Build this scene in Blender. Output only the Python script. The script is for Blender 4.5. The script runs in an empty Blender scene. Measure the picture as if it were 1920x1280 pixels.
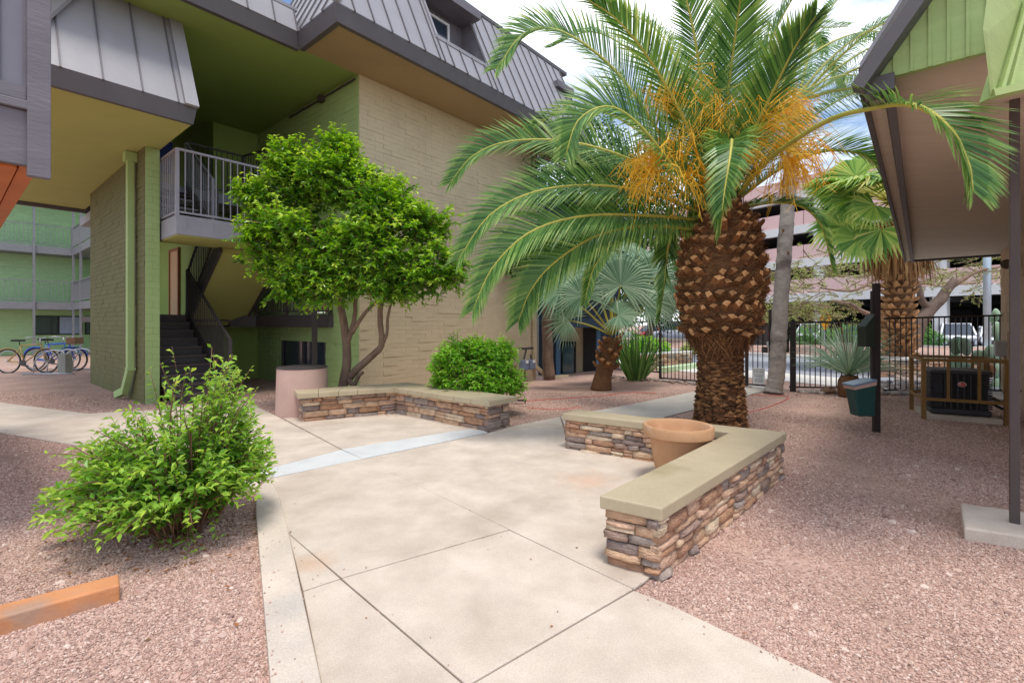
import bpy, math, random
from mathutils import Vector, Matrix, noise
R = random.Random(11)
scene = bpy.context.scene
V = Vector
# ---------------------------------------------------------------- camera
cam_d = bpy.data.cameras.new("camera"); cam = bpy.data.objects.new("camera", cam_d)
scene.collection.objects.link(cam); scene.camera = cam
cam.location = (0, 0, 1.55); cam.rotation_euler = (math.radians(90), 0, 0)
cam_d.lens = 17.0; cam_d.sensor_width = 36.0; cam_d.shift_y = -32 / 1920
cam_d.clip_start = 0.05; cam_d.clip_end = 1500
# ---------------------------------------------------------------- sky
SUN_EL, SUN_AZ = 74.0, 165.0      # azimuth clockwise from +Y
world = bpy.data.worlds.new("World"); scene.world = world; world.use_nodes = True
wn = world.node_tree; wn.nodes.clear()
def wnode(t, **k):
    n = wn.nodes.new(t)
    for a, b in k.items(): setattr(n, a, b)
    return n
sky = wnode('ShaderNodeTexSky', sky_type='NISHITA', sun_disc=False)
sky.sun_elevation = math.radians(SUN_EL); sky.sun_rotation = math.radians(SUN_AZ)
sky.altitude = 750; sky.air_density = 1.0; sky.dust_density = 1.2; sky.ozone_density = 1.6
tc = wnode('ShaderNodeTexCoord')
mp = wnode('ShaderNodeMapping'); mp.inputs['Scale'].default_value = (1.0, 1.0, 2.2); mp.inputs['Location'].default_value = (0.35, 0.2, 0.1)
nz = wnode('ShaderNodeTexNoise'); nz.inputs['Scale'].default_value = 2.6; nz.inputs['Detail'].default_value = 9; nz.inputs['Roughness'].default_value = .58
rp = wnode('ShaderNodeValToRGB'); rp.color_ramp.elements[0].position = .43; rp.color_ramp.elements[1].position = .64
mx = wnode('ShaderNodeMixRGB'); mx.inputs[2].default_value = (9.4, 9.6, 10.0, 1)
bg = wnode('ShaderNodeBackground'); bg.inputs['Strength'].default_value = .15
wo = wnode('ShaderNodeOutputWorld')
L = wn.links.new
L(tc.outputs['Generated'], mp.inputs['Vector']); L(mp.outputs['Vector'], nz.inputs['Vector']); L(nz.outputs['Fac'], rp.inputs['Fac'])
L(rp.outputs['Color'], mx.inputs['Fac']); L(sky.outputs['Color'], mx.inputs[1]); L(mx.outputs['Color'], bg.inputs['Color']); L(bg.outputs[0], wo.inputs[0])
# ---------------------------------------------------------------- sun
sd = bpy.data.lights.new("sun", 'SUN'); sun = bpy.data.objects.new("sun", sd); scene.collection.objects.link(sun)
sd.energy = 1.9; sd.angle = math.radians(16); sd.color = (1.0, .95, .87)
_az, _el = math.radians(SUN_AZ), math.radians(SUN_EL)
sdir = V((math.sin(_az) * math.cos(_el), math.cos(_az) * math.cos(_el), math.sin(_el)))
sun.rotation_euler = (-sdir).to_track_quat('-Z', 'Y').to_euler(); sun.location = sdir * 60
# ---------------------------------------------------------------- exposure
vs = scene.view_settings
vs.view_transform = 'Standard'; vs.look = 'None'; vs.exposure = 0.48; vs.gamma = 1.0; vs.use_curve_mapping = False
scene.cycles.max_bounces = 7; scene.cycles.diffuse_bounces = 4; scene.cycles.glossy_bounces = 3
scene.cycles.transparent_max_bounces = 8; scene.cycles.use_fast_gi = False
scene.cycles.sample_clamp_indirect = 6.0

# ---------------------------------------------------------------- survey helpers
F, HY, H = 906.7, 608.0, 1.55
UX, UY = .6456, .7637                    # building axes: a runs right and away, b runs left and away
def P(x, y, Y): return V(((x - 960) / F * Y, Y, H - (y - HY) / F * Y))
def G(x, y, z=0.0):
    Y = F * (H - z) / (y - HY); return V(((x - 960) / F * Y, Y, z))
def E(a, b, z=0.0): return V((a * UX - b * UY, a * UY + b * UX, z))
AU, AV, AZ = V((UX, UY, 0)), V((-UY, UX, 0)), V((0, 0, 1))
def onA(x, y, a):
    k = (x - 960) / F; return P(x, y, a / (k * UX + UY))
def onB(x, y, b):
    k = (x - 960) / F; return P(x, y, b / (-k * UY + UX))
def bco(p): return -p.x * UY + p.y * UX
def aco(p): return p.x * UX + p.y * UY

# ---------------------------------------------------------------- mesh helpers
col = scene.collection
ORG = {}
class MB:
    def __init__(s): s.v = []; s.f = []; s.m = []; s.r = []
    def add(s, vs, fs, mi=0, r=0.0):
        o = len(s.v); s.v.extend(vs)
        for f in fs:
            s.f.append(tuple(i + o for i in f)); s.m.append(mi); s.r.append(r)
    def box(s, o, x, y, z, mi=0, r=0.0):
        o, x, y, z = V(o), V(x), V(y), V(z)
        if x.cross(y).dot(z) < 0: x, y = y, x
        s.add([o, o + x, o + x + y, o + y, o + z, o + x + z, o + x + y + z, o + y + z],
              [(0, 3, 2, 1), (4, 5, 6, 7), (0, 1, 5, 4), (1, 2, 6, 5), (2, 3, 7, 6), (3, 0, 4, 7)], mi, r)
    def cbox(s, c, hx, hy, hz, ax=V((1, 0, 0)), ay=V((0, 1, 0)), az=V((0, 0, 1)), mi=0, r=0.0):
        c = V(c); s.box(c - ax * hx - ay * hy - az * hz, ax * 2 * hx, ay * 2 * hy, az * 2 * hz, mi, r)
    def bar(s, p, q, w, h, up=AZ, mi=0):
        p, q = V(p), V(q); d = (q - p); t = d.normalized(); sd_ = t.cross(up)
        if sd_.length < 1e-4: sd_ = V((1, 0, 0))
        sd_.normalize(); u = sd_.cross(t)
        s.box(p - sd_ * w / 2 - u * h / 2, d, sd_ * w, u * h, mi)
    def prism(s, poly, dz, mi=0, bottom=True):
        n = len(poly); poly = [V(p) for p in poly]; dz = V(dz) if not isinstance(dz, (int, float)) else V((0, 0, dz))
        nrm = V((0, 0, 0))
        for i in range(n):
            p, q = poly[i], poly[(i + 1) % n]; nrm += p.cross(q)
        if nrm.dot(dz) < 0: poly = poly[::-1]
        fs = [tuple(range(n, 2 * n))]
        if bottom: fs.append(tuple(range(n - 1, -1, -1)))
        for i in range(n): j = (i + 1) % n; fs.append((i, j, j + n, i + n))
        s.add(poly + [p + dz for p in poly], fs, mi)
    def tube(s, pts, rad, n=6, mi=0, cap=True, r=0.0):
        pts = [V(p) for p in pts]; m = len(pts)
        if isinstance(rad, (int, float)): rad = [rad] * m
        vs, fs = [], []; ref = None
        for i in range(m):
            t = (pts[min(i + 1, m - 1)] - pts[max(i - 1, 0)])
            if t.length < 1e-9: t = V((0, 0, 1))
            t.normalize()
            if ref is None:
                ref = t.orthogonal().normalized()
            ref = (ref - t * ref.dot(t)); ref = ref.normalized() if ref.length > 1e-6 else t.orthogonal().normalized()
            b = t.cross(ref)
            for k in range(n):
                a = 2 * math.pi * k / n; vs.append(pts[i] + (ref * math.cos(a) + b * math.sin(a)) * rad[i])
        for i in range(m - 1):
            for k in range(n):
                k2 = (k + 1) % n; fs.append((i * n + k, i * n + k2, (i + 1) * n + k2, (i + 1) * n + k))
        if cap: fs.append(tuple(range(n - 1, -1, -1))); fs.append(tuple((m - 1) * n + k for k in range(n)))
        s.add(vs, fs, mi, r)
    def lathe(s, c, prof, n=24, mi=0, ax=(V((1, 0, 0)), V((0, 1, 0)), V((0, 0, 1))), jit=0, cap=True):
        c = V(c); vs, fs = [], []; m = len(prof)
        for rr, z in prof:
            for k in range(n):
                a = 2 * math.pi * k / n; q = rr * (1 + (R.uniform(-jit, jit) if jit else 0))
                vs.append(c + ax[0] * q * math.cos(a) + ax[1] * q * math.sin(a) + ax[2] * z)
        for i in range(m - 1):
            for k in range(n):
                k2 = (k + 1) % n; fs.append((i * n + k, i * n + k2, (i + 1) * n + k2, (i + 1) * n + k))
        if cap: fs.append(tuple(range(n - 1, -1, -1))); fs.append(tuple((m - 1) * n + k for k in range(n)))
        s.add(vs, fs, mi)
    def mesh(s, name, mats, org=V((0, 0, 0)), smooth=False, rnd=False):
        me = bpy.data.meshes.new(name)
        me.from_pydata([(p[0] - org[0], p[1] - org[1], p[2] - org[2]) for p in s.v], [], s.f)
        for m in (mats if isinstance(mats, (list, tuple)) else [mats]): me.materials.append(m)
        if any(s.m): me.polygons.foreach_set('material_index', s.m)
        if smooth: me.polygons.foreach_set('use_smooth', [True] * len(me.polygons))
        if rnd:
            at = me.attributes.new('rnd', 'FLOAT', 'FACE'); at.data.foreach_set('value', s.r)
        me.update(); return me
    def build(s, name, mats, parent=None, org=None, smooth=False, bev=0.0, rnd=False, seg=2, label=None):
        if org is None: org = ORG[parent.name] if parent else V((0, 0, 0))
        me = s.mesh(name, mats, org, smooth, rnd)
        o = bpy.data.objects.new(name, me); col.objects.link(o)
        if parent:
            o.parent = parent; o.location = org - ORG[parent.name]
        else: o.location = org
        ORG[o.name] = V(org)
        if bev:
            b = o.modifiers.new('bevel', 'BEVEL'); b.width = bev; b.segments = seg; b.limit_method = 'ANGLE'; b.angle_limit = math.radians(40)
        if label: o['label'] = label
        return o
def tag(o, label, cat, group=None):
    o['label'] = label; o['category'] = cat
    if group: o['group'] = group
    return o
def thing(name, loc, label, cat, group=None):
    o = bpy.data.objects.new(name, None); col.objects.link(o); o.location = loc; o.empty_display_size = .2
    ORG[o.name] = V(loc); return tag(o, label, cat, group)
def structure(o): o['kind'] = 'structure'; return o
def stuff(o): o['kind'] = 'stuff'; return o
def inst(name, me, parent, loc, rot=None, scale=None):
    o = bpy.data.objects.new(name, me); col.objects.link(o)
    if parent: o.parent = parent; o.location = V(loc) - ORG[parent.name]
    else: o.location = loc
    if rot is not None: o.rotation_euler = rot
    if scale is not None: o.scale = scale
    ORG[o.name] = V(loc); return o
def quick(name, mat, parent, fn, **k):
    m = MB(); fn(m); return m.build(name, mat, parent, **k)
def inset(poly, d):
    n = len(poly); ar = sum(poly[i].x * poly[(i + 1) % n].y - poly[(i + 1) % n].x * poly[i].y for i in range(n))
    if ar < 0: poly = poly[::-1]
    out = []
    for i in range(n):
        p0, p1, p2 = poly[i - 1], poly[i], poly[(i + 1) % n]
        e1 = (p1 - p0); e1.z = 0; e1.normalize(); e2 = (p2 - p1); e2.z = 0; e2.normalize()
        n1 = V((-e1.y, e1.x, 0)); n2 = V((-e2.y, e2.x, 0)); b = n1 + n2
        if b.length < 1e-5: out.append(p1 + n1 * d); continue
        b.normalize(); out.append(p1 + b * min(d / max(b.dot(n1), .35), 3 * d))
    return out
def catmull(pts, n):
    pts = [V(p) for p in pts]; q = [pts[0] * 2 - pts[1]] + pts + [pts[-1] * 2 - pts[-2]]; out = []
    seg = len(pts) - 1
    for i in range(n):
        t = i / (n - 1) * seg; k = min(int(t), seg - 1); t -= k
        a, b, c, d = q[k], q[k + 1], q[k + 2], q[k + 3]
        out.append(((2 * b) + (c - a) * t + (2 * a - 5 * b + 4 * c - d) * t * t + (3 * b - a - 3 * c + d) * t ** 3) * .5)
    return out
def rv(s=1.0): return V((R.gauss(0, 1), R.gauss(0, 1), R.gauss(0, 1))).normalized() * s

# ---------------------------------------------------------------- materials
def srgb(r, g, b):
    f = lambda c: (c / 255 / 12.92) if c / 255 <= .04045 else ((c / 255 + .055) / 1.055) ** 2.4
    return (f(r), f(g), f(b))
MATS = {}
def mat(name, c, rough=.65, var=.12, scale=5.0, bump=0.0, bscale=40.0, metal=0.0, c2=None, objrnd=0.0, spec=.35, stretch=(1, 1, 1), bdist=.01, blotch=None, world=False):
    m = bpy.data.materials.new(name); m.use_nodes = True; t = m.node_tree; t.nodes.clear(); N = t.nodes.new; K = t.links.new
    out = N('ShaderNodeOutputMaterial'); bs = N('ShaderNodeBsdfPrincipled'); K(bs.outputs[0], out.inputs[0])
    bs.inputs['Roughness'].default_value = rough; bs.inputs['Metallic'].default_value = metal; bs.inputs['Specular IOR Level'].default_value = spec
    if world: vec = N('ShaderNodeNewGeometry').outputs['Position']
    else: vec = N('ShaderNodeTexCoord').outputs['Object']
    mp_ = N('ShaderNodeMapping'); mp_.inputs['Scale'].default_value = stretch; K(vec, mp_.inputs[0])
    n1 = N('ShaderNodeTexNoise'); n1.inputs['Scale'].default_value = scale; n1.inputs['Detail'].default_value = 6; n1.inputs['Roughness'].default_value = .6; K(mp_.outputs[0], n1.inputs['Vector'])
    r1 = N('ShaderNodeValToRGB'); e = r1.color_ramp.elements; e[0].position = .3; e[1].position = .7
    lo = tuple(x * (1 - var) for x in c); hi = tuple(min(1, x * (1 + var)) for x in (c2 or c))
    e[0].color = (*lo, 1); e[1].color = (*hi, 1); K(n1.outputs['Fac'], r1.inputs[0]); cout = r1.outputs[0]
    if blotch:
        bc, bs_, lo_, hi_ = blotch
        nb = N('ShaderNodeTexNoise'); nb.inputs['Scale'].default_value = bs_; nb.inputs['Detail'].default_value = 4; K(mp_.outputs[0], nb.inputs['Vector'])
        rb = N('ShaderNodeValToRGB'); rb.color_ramp.elements[0].position = lo_; rb.color_ramp.elements[1].position = hi_; K(nb.outputs['Fac'], rb.inputs[0])
        mb = N('ShaderNodeMixRGB'); K(rb.outputs[0], mb.inputs[0]); K(cout, mb.inputs[1]); mb.inputs[2].default_value = (*bc, 1); cout = mb.outputs[0]
    if objrnd:
        oi = N('ShaderNodeObjectInfo'); hs = N('ShaderNodeHueSaturation'); mr = N('ShaderNodeMapRange')
        mr.inputs['To Min'].default_value = 1 - objrnd; mr.inputs['To Max'].default_value = 1 + objrnd
        K(oi.outputs['Random'], mr.inputs['Value']); K(mr.outputs[0], hs.inputs['Value']); K(cout, hs.inputs['Color']); cout = hs.outputs[0]
    K(cout, bs.inputs['Base Color'])
    if bump:
        n2 = N('ShaderNodeTexNoise'); n2.inputs['Scale'].default_value = bscale; n2.inputs['Detail'].default_value = 4; K(mp_.outputs[0], n2.inputs['Vector'])
        bp = N('ShaderNodeBump'); bp.inputs['Strength'].default_value = bump; bp.inputs['Distance'].default_value = bdist; K(n2.outputs['Fac'], bp.inputs['Height']); K(bp.outputs[0], bs.inputs['Normal'])
    MATS[name] = m; return m
def ramp_mat(name, cols, rough=.8, scale=9.0, var=.35, bump=.4, bscale=30.0, bdist=.01, attr=None, stretch=(1, 1, 3), spec=.25):
    """colour picked per object (or per face with attr) from a list, with noise over it"""
    m = bpy.data.materials.new(name); m.use_nodes = True; t = m.node_tree; t.nodes.clear(); N = t.nodes.new; K = t.links.new
    out = N('ShaderNodeOutputMaterial'); bs = N('ShaderNodeBsdfPrincipled'); K(bs.outputs[0], out.inputs[0]); bs.inputs['Roughness'].default_value = rough
    bs.inputs['Specular IOR Level'].default_value = spec
    if attr: a = N('ShaderNodeAttribute'); a.attribute_name = attr; src = a.outputs['Fac']
    else: src = N('ShaderNodeObjectInfo').outputs['Random']
    r = N('ShaderNodeValToRGB'); r.color_ramp.interpolation = 'LINEAR' if attr else 'CONSTANT'; e = r.color_ramp.elements
    while len(e) < len(cols): e.new(.5)
    for i, c in enumerate(cols): e[i].position = i / (len(cols) - (1 if attr else 0)); e[i].color = (*c, 1)
    K(src, r.inputs[0])
    tcn = N('ShaderNodeTexCoord'); mp_ = N('ShaderNodeMapping'); mp_.inputs['Scale'].default_value = stretch; K(tcn.outputs['Object'], mp_.inputs[0])
    n1 = N('ShaderNodeTexNoise'); n1.inputs['Scale'].default_value = scale; n1.inputs['Detail'].default_value = 6; K(mp_.outputs[0], n1.inputs['Vector'])
    mr = N('ShaderNodeMapRange'); mr.inputs['From Min'].default_value = .3; mr.inputs['From Max'].default_value = .7; mr.inputs['To Min'].default_value = 1 - var; mr.inputs['To Max'].default_value = 1 + var
    K(n1.outputs['Fac'], mr.inputs['Value']); hs = N('ShaderNodeHueSaturation'); K(mr.outputs[0], hs.inputs['Value']); K(r.outputs[0], hs.inputs['Color']); K(hs.outputs[0], bs.inputs['Base Color'])
    n2 = N('ShaderNodeTexNoise'); n2.inputs['Scale'].default_value = bscale; n2.inputs['Detail'].default_value = 5; K(mp_.outputs[0], n2.inputs['Vector'])
    bp = N('ShaderNodeBump'); bp.inputs['Strength'].default_value = bump; bp.inputs['Distance'].default_value = bdist; K(n2.outputs['Fac'], bp.inputs['Height']); K(bp.outputs[0], bs.inputs['Normal'])
    return m
def leaf_mat(name, cols, trans=.35, rough=.45, tcol=None):
    m = bpy.data.materials.new(name); m.use_nodes = True; t = m.node_tree; t.nodes.clear(); N = t.nodes.new; K = t.links.new
    out = N('ShaderNodeOutputMaterial'); bs = N('ShaderNodeBsdfPrincipled'); tr = N('ShaderNodeBsdfTranslucent'); mxs = N('ShaderNodeMixShader'); mxs.inputs[0].default_value = trans
    bs.inputs['Roughness'].default_value = rough; bs.inputs['Specular IOR Level'].default_value = .4
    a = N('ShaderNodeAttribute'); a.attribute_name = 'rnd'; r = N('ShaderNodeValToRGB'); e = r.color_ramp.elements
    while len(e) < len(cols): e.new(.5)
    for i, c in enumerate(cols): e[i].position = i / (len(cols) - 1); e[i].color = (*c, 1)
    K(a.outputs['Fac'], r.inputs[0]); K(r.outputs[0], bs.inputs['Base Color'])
    hs = N('ShaderNodeHueSaturation'); hs.inputs['Saturation'].default_value = 1.1; hs.inputs['Value'].default_value = 1.5; hs.inputs['Hue'].default_value = .485
    K(r.outputs[0], hs.inputs['Color']); K(hs.outputs[0], tr.inputs[0])
    K(bs.outputs[0], mxs.inputs[1]); K(tr.outputs[0], mxs.inputs[2]); K(mxs.outputs[0], out.inputs[0]); return m
def glass_mat(name, c=(.03, .04, .05), rough=.08):
    m = mat(name, c, rough=rough, var=.1, spec=.8); return m

m_gravel_base = None
M_conc = mat('concrete', srgb(196, 180, 164), .85, .09, 2.2, .35, 160, c2=srgb(206, 192, 177), world=True, bdist=.004, blotch=(srgb(188, 170, 152), .8, .54, .95))
M_conc2 = mat('concrete_patch', srgb(203, 204, 202), .85, .06, 2.5, .2, 150, world=True, bdist=.004)
M_kerb = mat('concrete_kerb', srgb(206, 190, 174), .85, .08, 3.0, .3, 120, world=True, bdist=.004, blotch=(srgb(180, 174, 166), 1.4, .5, .8))
M_bed = mat('joint_dirt', srgb(128, 114, 100), .95, .2, 20, world=True)
M_cap = mat('cap_paint', srgb(180, 165, 137), .6, .07, 3, .18, 26, bdist=.008, blotch=(srgb(156, 142, 108), 1.7, .56, .8))
M_beige = mat('beige_paint', srgb(206, 189, 156), .7, .07, 2.0, .3, 90, bdist=.004, objrnd=.035)
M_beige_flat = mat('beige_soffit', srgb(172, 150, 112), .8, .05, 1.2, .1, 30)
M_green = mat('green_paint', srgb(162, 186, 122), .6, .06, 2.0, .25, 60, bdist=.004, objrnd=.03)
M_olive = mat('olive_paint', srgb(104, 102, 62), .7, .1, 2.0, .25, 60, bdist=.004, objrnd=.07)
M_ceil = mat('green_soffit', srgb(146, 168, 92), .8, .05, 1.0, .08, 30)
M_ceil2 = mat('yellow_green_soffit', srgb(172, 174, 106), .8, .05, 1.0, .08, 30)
M_metal = mat('grey_standing_seam', srgb(148, 145, 148), .45, .06, 1.6, .06, 3, metal=.1, objrnd=.03, spec=.5)
M_seam = mat('seam_metal', srgb(104, 100, 104), .42, .06, 2, metal=.25)
M_fascia = mat('dark_fascia', srgb(92, 88, 90), .55, .08, 2.0, .1, 20)
M_steel = mat('dark_steel_paint', srgb(74, 68, 68), .5, .1, 3)
M_steel_l = mat('grey_steel_paint', srgb(150, 148, 156), .5, .08, 3)
M_black = mat('black_iron', srgb(52, 46, 46), .5, .12, 4)
M_brown_metal = mat('bronze_metal', srgb(84, 73, 70), .5, .1, 3)
M_tread = mat('stair_tread', srgb(88, 78, 76), .7, .12, 6, .2, 80)
M_door = mat('tan_door', srgb(205, 165, 125), .5, .05, 3)
M_glass = glass_mat('dark_glass', srgb(50, 60, 72))
M_glass_t = glass_mat('teal_glass', srgb(60, 96, 104))
M_void = mat('dark_interior', srgb(48, 46, 46), .9, .1, 2)
M_navy = mat('navy_paint', srgb(52, 66, 84), .6, .08, 3)
M_blue_trim = mat('blue_trim', srgb(84, 120, 156), .5, .06, 3)
M_greywood = mat('grey_painted_wood', srgb(112, 108, 114), .6, .1, 1.5, .35, 12, stretch=(1, 1, 4))
M_orange = mat('orange_stain', srgb(190, 106, 52), .6, .14, 3, .25, 14, stretch=(1, 1, 1))
M_stones = ramp_mat('ledge_stone', [srgb(196, 160, 132), srgb(176, 136, 110), srgb(212, 180, 150), srgb(160, 134, 120), srgb(202, 166, 136), srgb(164, 148, 138), srgb(206, 170, 144), srgb(184, 142, 112), srgb(146, 128, 120), srgb(216, 192, 164)], .85, 9, .3, .9, 30, .03, stretch=(1, 1, 2.6))
M_mortar = mat('mortar', srgb(96, 82, 70), .95, .2, 12, .4, 60)
M_terra = mat('terracotta', srgb(190, 146, 108), .75, .07, 4, .25, 70, bdist=.004, blotch=(srgb(222, 186, 160), 2.2, .5, .75))
M_pinkcan = mat('pink_concrete', srgb(188, 157, 146), .85, .06, 3, .25, 80, bdist=.004, blotch=(srgb(178, 144, 134), 1.5, .5, .8))
M_bark = mat('bark', srgb(126, 104, 88), .9, .3, 7, .8, 30, bdist=.03, stretch=(1, 1, .35))
M_greybark = mat('grey_palm_bark', srgb(168, 158, 150), .9, .22, 6, .8, 22, bdist=.02, stretch=(1, 1, 1.5), blotch=(srgb(116, 104, 98), 2.0, .52, .7))
M_stem = mat('stem', srgb(122, 92, 70), .8, .2, 10)
M_rubber = mat('tyre_rubber', srgb(34, 34, 36), .8, .1, 8)
M_chrome = mat('bright_metal', srgb(190, 190, 194), .3, .05, 8, metal=.8)
M_white = mat('white_paint', srgb(225, 225, 225), .5, .03, 3)
M_red = mat('red_paint', srgb(180, 30, 34), .35, .05, 3, spec=.6)
M_green_bin = mat('dark_green_plastic', srgb(34, 76, 72), .5, .08, 4)
M_green_box = mat('blackish_green_metal', srgb(38, 50, 40), .5, .08, 4)
M_ac = mat('ac_charcoal', srgb(64, 62, 66), .5, .08, 5)
M_acframe = mat('brown_angle_iron', srgb(138, 104, 58), .55, .12, 6)
M_tan = mat('tan_stucco', srgb(178, 148, 120), .8, .08, 3, .4, 60, bdist=.006)
M_brsoff = mat('brown_soffit', srgb(188, 176, 158), .8, .07, 1.4, .12, 20, stretch=(1, 5, 1))
M_siding = mat('green_siding', srgb(170, 190, 124), .65, .06, 2, .3, 18, stretch=(.5, .5, 6), bdist=.006)
M_path = mat('path_concrete', srgb(196, 186, 174), .85, .08, 2.2, .25, 140, world=True, bdist=.004)
def add_stain(m, centre, rad, colr, amt):
    """a rust stain soaked into the slab at one spot"""
    t = m.node_tree; N = t.nodes.new; K = t.links.new; bs = next(n for n in t.nodes if n.type == 'BSDF_PRINCIPLED'); src = bs.inputs['Base Color'].links[0].from_socket
    g = N('ShaderNodeNewGeometry'); d = N('ShaderNodeVectorMath'); d.operation = 'DISTANCE'; d.inputs[1].default_value = centre; K(g.outputs['Position'], d.inputs[0])
    nz_ = N('ShaderNodeTexNoise'); nz_.inputs['Scale'].default_value = 5; nz_.inputs['Detail'].default_value = 6; K(g.outputs['Position'], nz_.inputs['Vector'])
    a = N('ShaderNodeMath'); a.operation = 'MULTIPLY_ADD'; a.inputs[1].default_value = rad * 1.6; K(nz_.outputs['Fac'], a.inputs[0]); K(d.outputs['Value'], a.inputs[2])
    mr = N('ShaderNodeMapRange'); mr.inputs['From Min'].default_value = rad * .7; mr.inputs['From Max'].default_value = rad * 1.7; mr.inputs['To Min'].default_value = amt; mr.inputs['To Max'].default_value = 0; K(a.outputs[0], mr.inputs['Value'])
    mx_ = N('ShaderNodeMixRGB'); mx_.inputs[2].default_value = (*colr, 1); K(mr.outputs[0], mx_.inputs[0]); K(src, mx_.inputs[1]); K(mx_.outputs[0], bs.inputs['Base Color'])
add_stain(M_conc, G(1105, 905), .42, srgb(206, 150, 108), .42)
add_stain(M_conc, G(985, 940), .35, srgb(150, 132, 114), .5)
add_stain(M_conc, G(590, 1060), .2, srgb(198, 150, 108), .45)
add_stain(M_conc, G(880, 985), .5, srgb(160, 142, 124), .35)
add_stain(M_conc, G(720, 1010), .6, srgb(176, 160, 143), .25)
add_stain(M_conc, G(1190, 1060), .35, srgb(140, 122, 106), .4)
add_stain(M_conc, G(600, 800), .5, srgb(158, 138, 120), .35)
add_stain(M_conc, G(900, 1200), .35, srgb(176, 160, 144), .4)
def add_speckle(m, scale, amt, wear=.0):
    """fine aggregate speckle over a cast surface"""
    t = m.node_tree; N = t.nodes.new; K = t.links.new; bs = next(n for n in t.nodes if n.type == 'BSDF_PRINCIPLED'); src = bs.inputs['Base Color'].links[0].from_socket
    g = N('ShaderNodeNewGeometry'); nz_ = N('ShaderNodeTexNoise'); nz_.inputs['Scale'].default_value = scale; nz_.inputs['Detail'].default_value = 3; K(g.outputs['Position'], nz_.inputs['Vector'])
    mr = N('ShaderNodeMapRange'); mr.inputs['From Min'].default_value = .3; mr.inputs['From Max'].default_value = .7; mr.inputs['To Min'].default_value = 1 - amt; mr.inputs['To Max'].default_value = 1 + amt; K(nz_.outputs['Fac'], mr.inputs['Value'])
    n2 = N('ShaderNodeTexNoise'); n2.inputs['Scale'].default_value = 3.1; n2.inputs['Detail'].default_value = 8; n2.inputs['Roughness'].default_value = .7; K(g.outputs['Position'], n2.inputs['Vector'])
    m2 = N('ShaderNodeMapRange'); m2.inputs['From Min'].default_value = .35; m2.inputs['From Max'].default_value = .65; m2.inputs['To Min'].default_value = 1 - wear; m2.inputs['To Max'].default_value = 1 + wear * .5; K(n2.outputs['Fac'], m2.inputs['Value'])
    ml = N('ShaderNodeMath'); ml.operation = 'MULTIPLY'; K(mr.outputs[0], ml.inputs[0]); K(m2.outputs[0], ml.inputs[1])
    hs = N('ShaderNodeHueSaturation'); K(ml.outputs[0], hs.inputs['Value']); K(src, hs.inputs['Color']); K(hs.outputs[0], bs.inputs['Base Color'])
for m_ in (M_conc, M_conc2, M_kerb, M_path): add_speckle(m_, 130, .12, .06)
add_speckle(M_cap, 60, .04, .05); add_speckle(M_terra, 120, .05, .07); add_speckle(M_pinkcan, 90, .05, .05)
# ================================================================ GROUND
def gz(x, y):
    d2 = ((x - .75) ** 2 + (y - 15.7) ** 2) / 2.4 ** 2
    return -.23 * math.exp(-d2)
def gravel_mat(name, cols, scale=62.0):
    m = bpy.data.materials.new(name); m.use_nodes = True; t = m.node_tree; t.nodes.clear(); N = t.nodes.new; K = t.links.new
    out = N('ShaderNodeOutputMaterial'); bs = N('ShaderNodeBsdfPrincipled'); K(bs.outputs[0], out.inputs[0]); bs.inputs['Roughness'].default_value = .95; bs.inputs['Specular IOR Level'].default_value = .15
    g = N('ShaderNodeNewGeometry'); vo = N('ShaderNodeTexVoronoi'); vo.inputs['Scale'].default_value = scale; K(g.outputs['Position'], vo.inputs['Vector'])
    sep = N('ShaderNodeSeparateColor'); K(vo.outputs['Color'], sep.inputs[0]); r = N('ShaderNodeValToRGB'); e = r.color_ramp.elements
    while len(e) < len(cols): e.new(.5)
    for i, c in enumerate(cols): e[i].position = i / (len(cols) - 1); e[i].color = (*c, 1)
    K(sep.outputs[0], r.inputs[0])
    n = N('ShaderNodeTexNoise'); n.inputs['Scale'].default_value = .9; n.inputs['Detail'].default_value = 7; K(g.outputs['Position'], n.inputs['Vector'])
    mr = N('ShaderNodeMapRange'); mr.inputs['From Min'].default_value = .3; mr.inputs['From Max'].default_value = .7; mr.inputs['To Min'].default_value = .8; mr.inputs['To Max'].default_value = 1.14; K(n.outputs['Fac'], mr.inputs['Value'])
    hs = N('ShaderNodeHueSaturation'); K(mr.outputs[0], hs.inputs['Value']); K(r.outputs[0], hs.inputs['Color'])
    # bare soil showing through in drifts
    n3 = N('ShaderNodeTexNoise'); n3.inputs['Scale'].default_value = 1.7; n3.inputs['Detail'].default_value = 5; K(g.outputs['Position'], n3.inputs['Vector'])
    r3 = N('ShaderNodeValToRGB'); r3.color_ramp.elements[0].position = .58; r3.color_ramp.elements[1].position = .74; r3.color_ramp.elements[1].color = (.55, .55, .55, 1); K(n3.outputs['Fac'], r3.inputs[0])
    mxc = N('ShaderNodeMixRGB'); K(r3.outputs[0], mxc.inputs[0]); K(hs.outputs[0], mxc.inputs[1]); mxc.inputs[2].default_value = (*srgb(150, 124, 104), 1)
    K(mxc.outputs[0], bs.inputs['Base Color'])
    bp = N('ShaderNodeBump'); bp.invert = True; bp.inputs['Strength'].default_value = .8; bp.inputs['Distance'].default_value = .012; K(vo.outputs['Distance'], bp.inputs['Height']); K(bp.outputs[0], bs.inputs['Normal'])
    return m
GCOL = [srgb(140, 113, 102), srgb(177, 145, 130), srgb(191, 159, 145), srgb(184, 151, 137), srgb(199, 169, 155), srgb(171, 137, 123), srgb(206, 181, 167)]
M_gravel = gravel_mat('pink_gravel', GCOL)
def axis(lo, hi, near, step):
    v = [lo]; x = lo
    while x < hi:
        d = max(0, abs(x - near) - 16); x += step + d * .25; v.append(min(x, hi))
    return v
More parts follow.
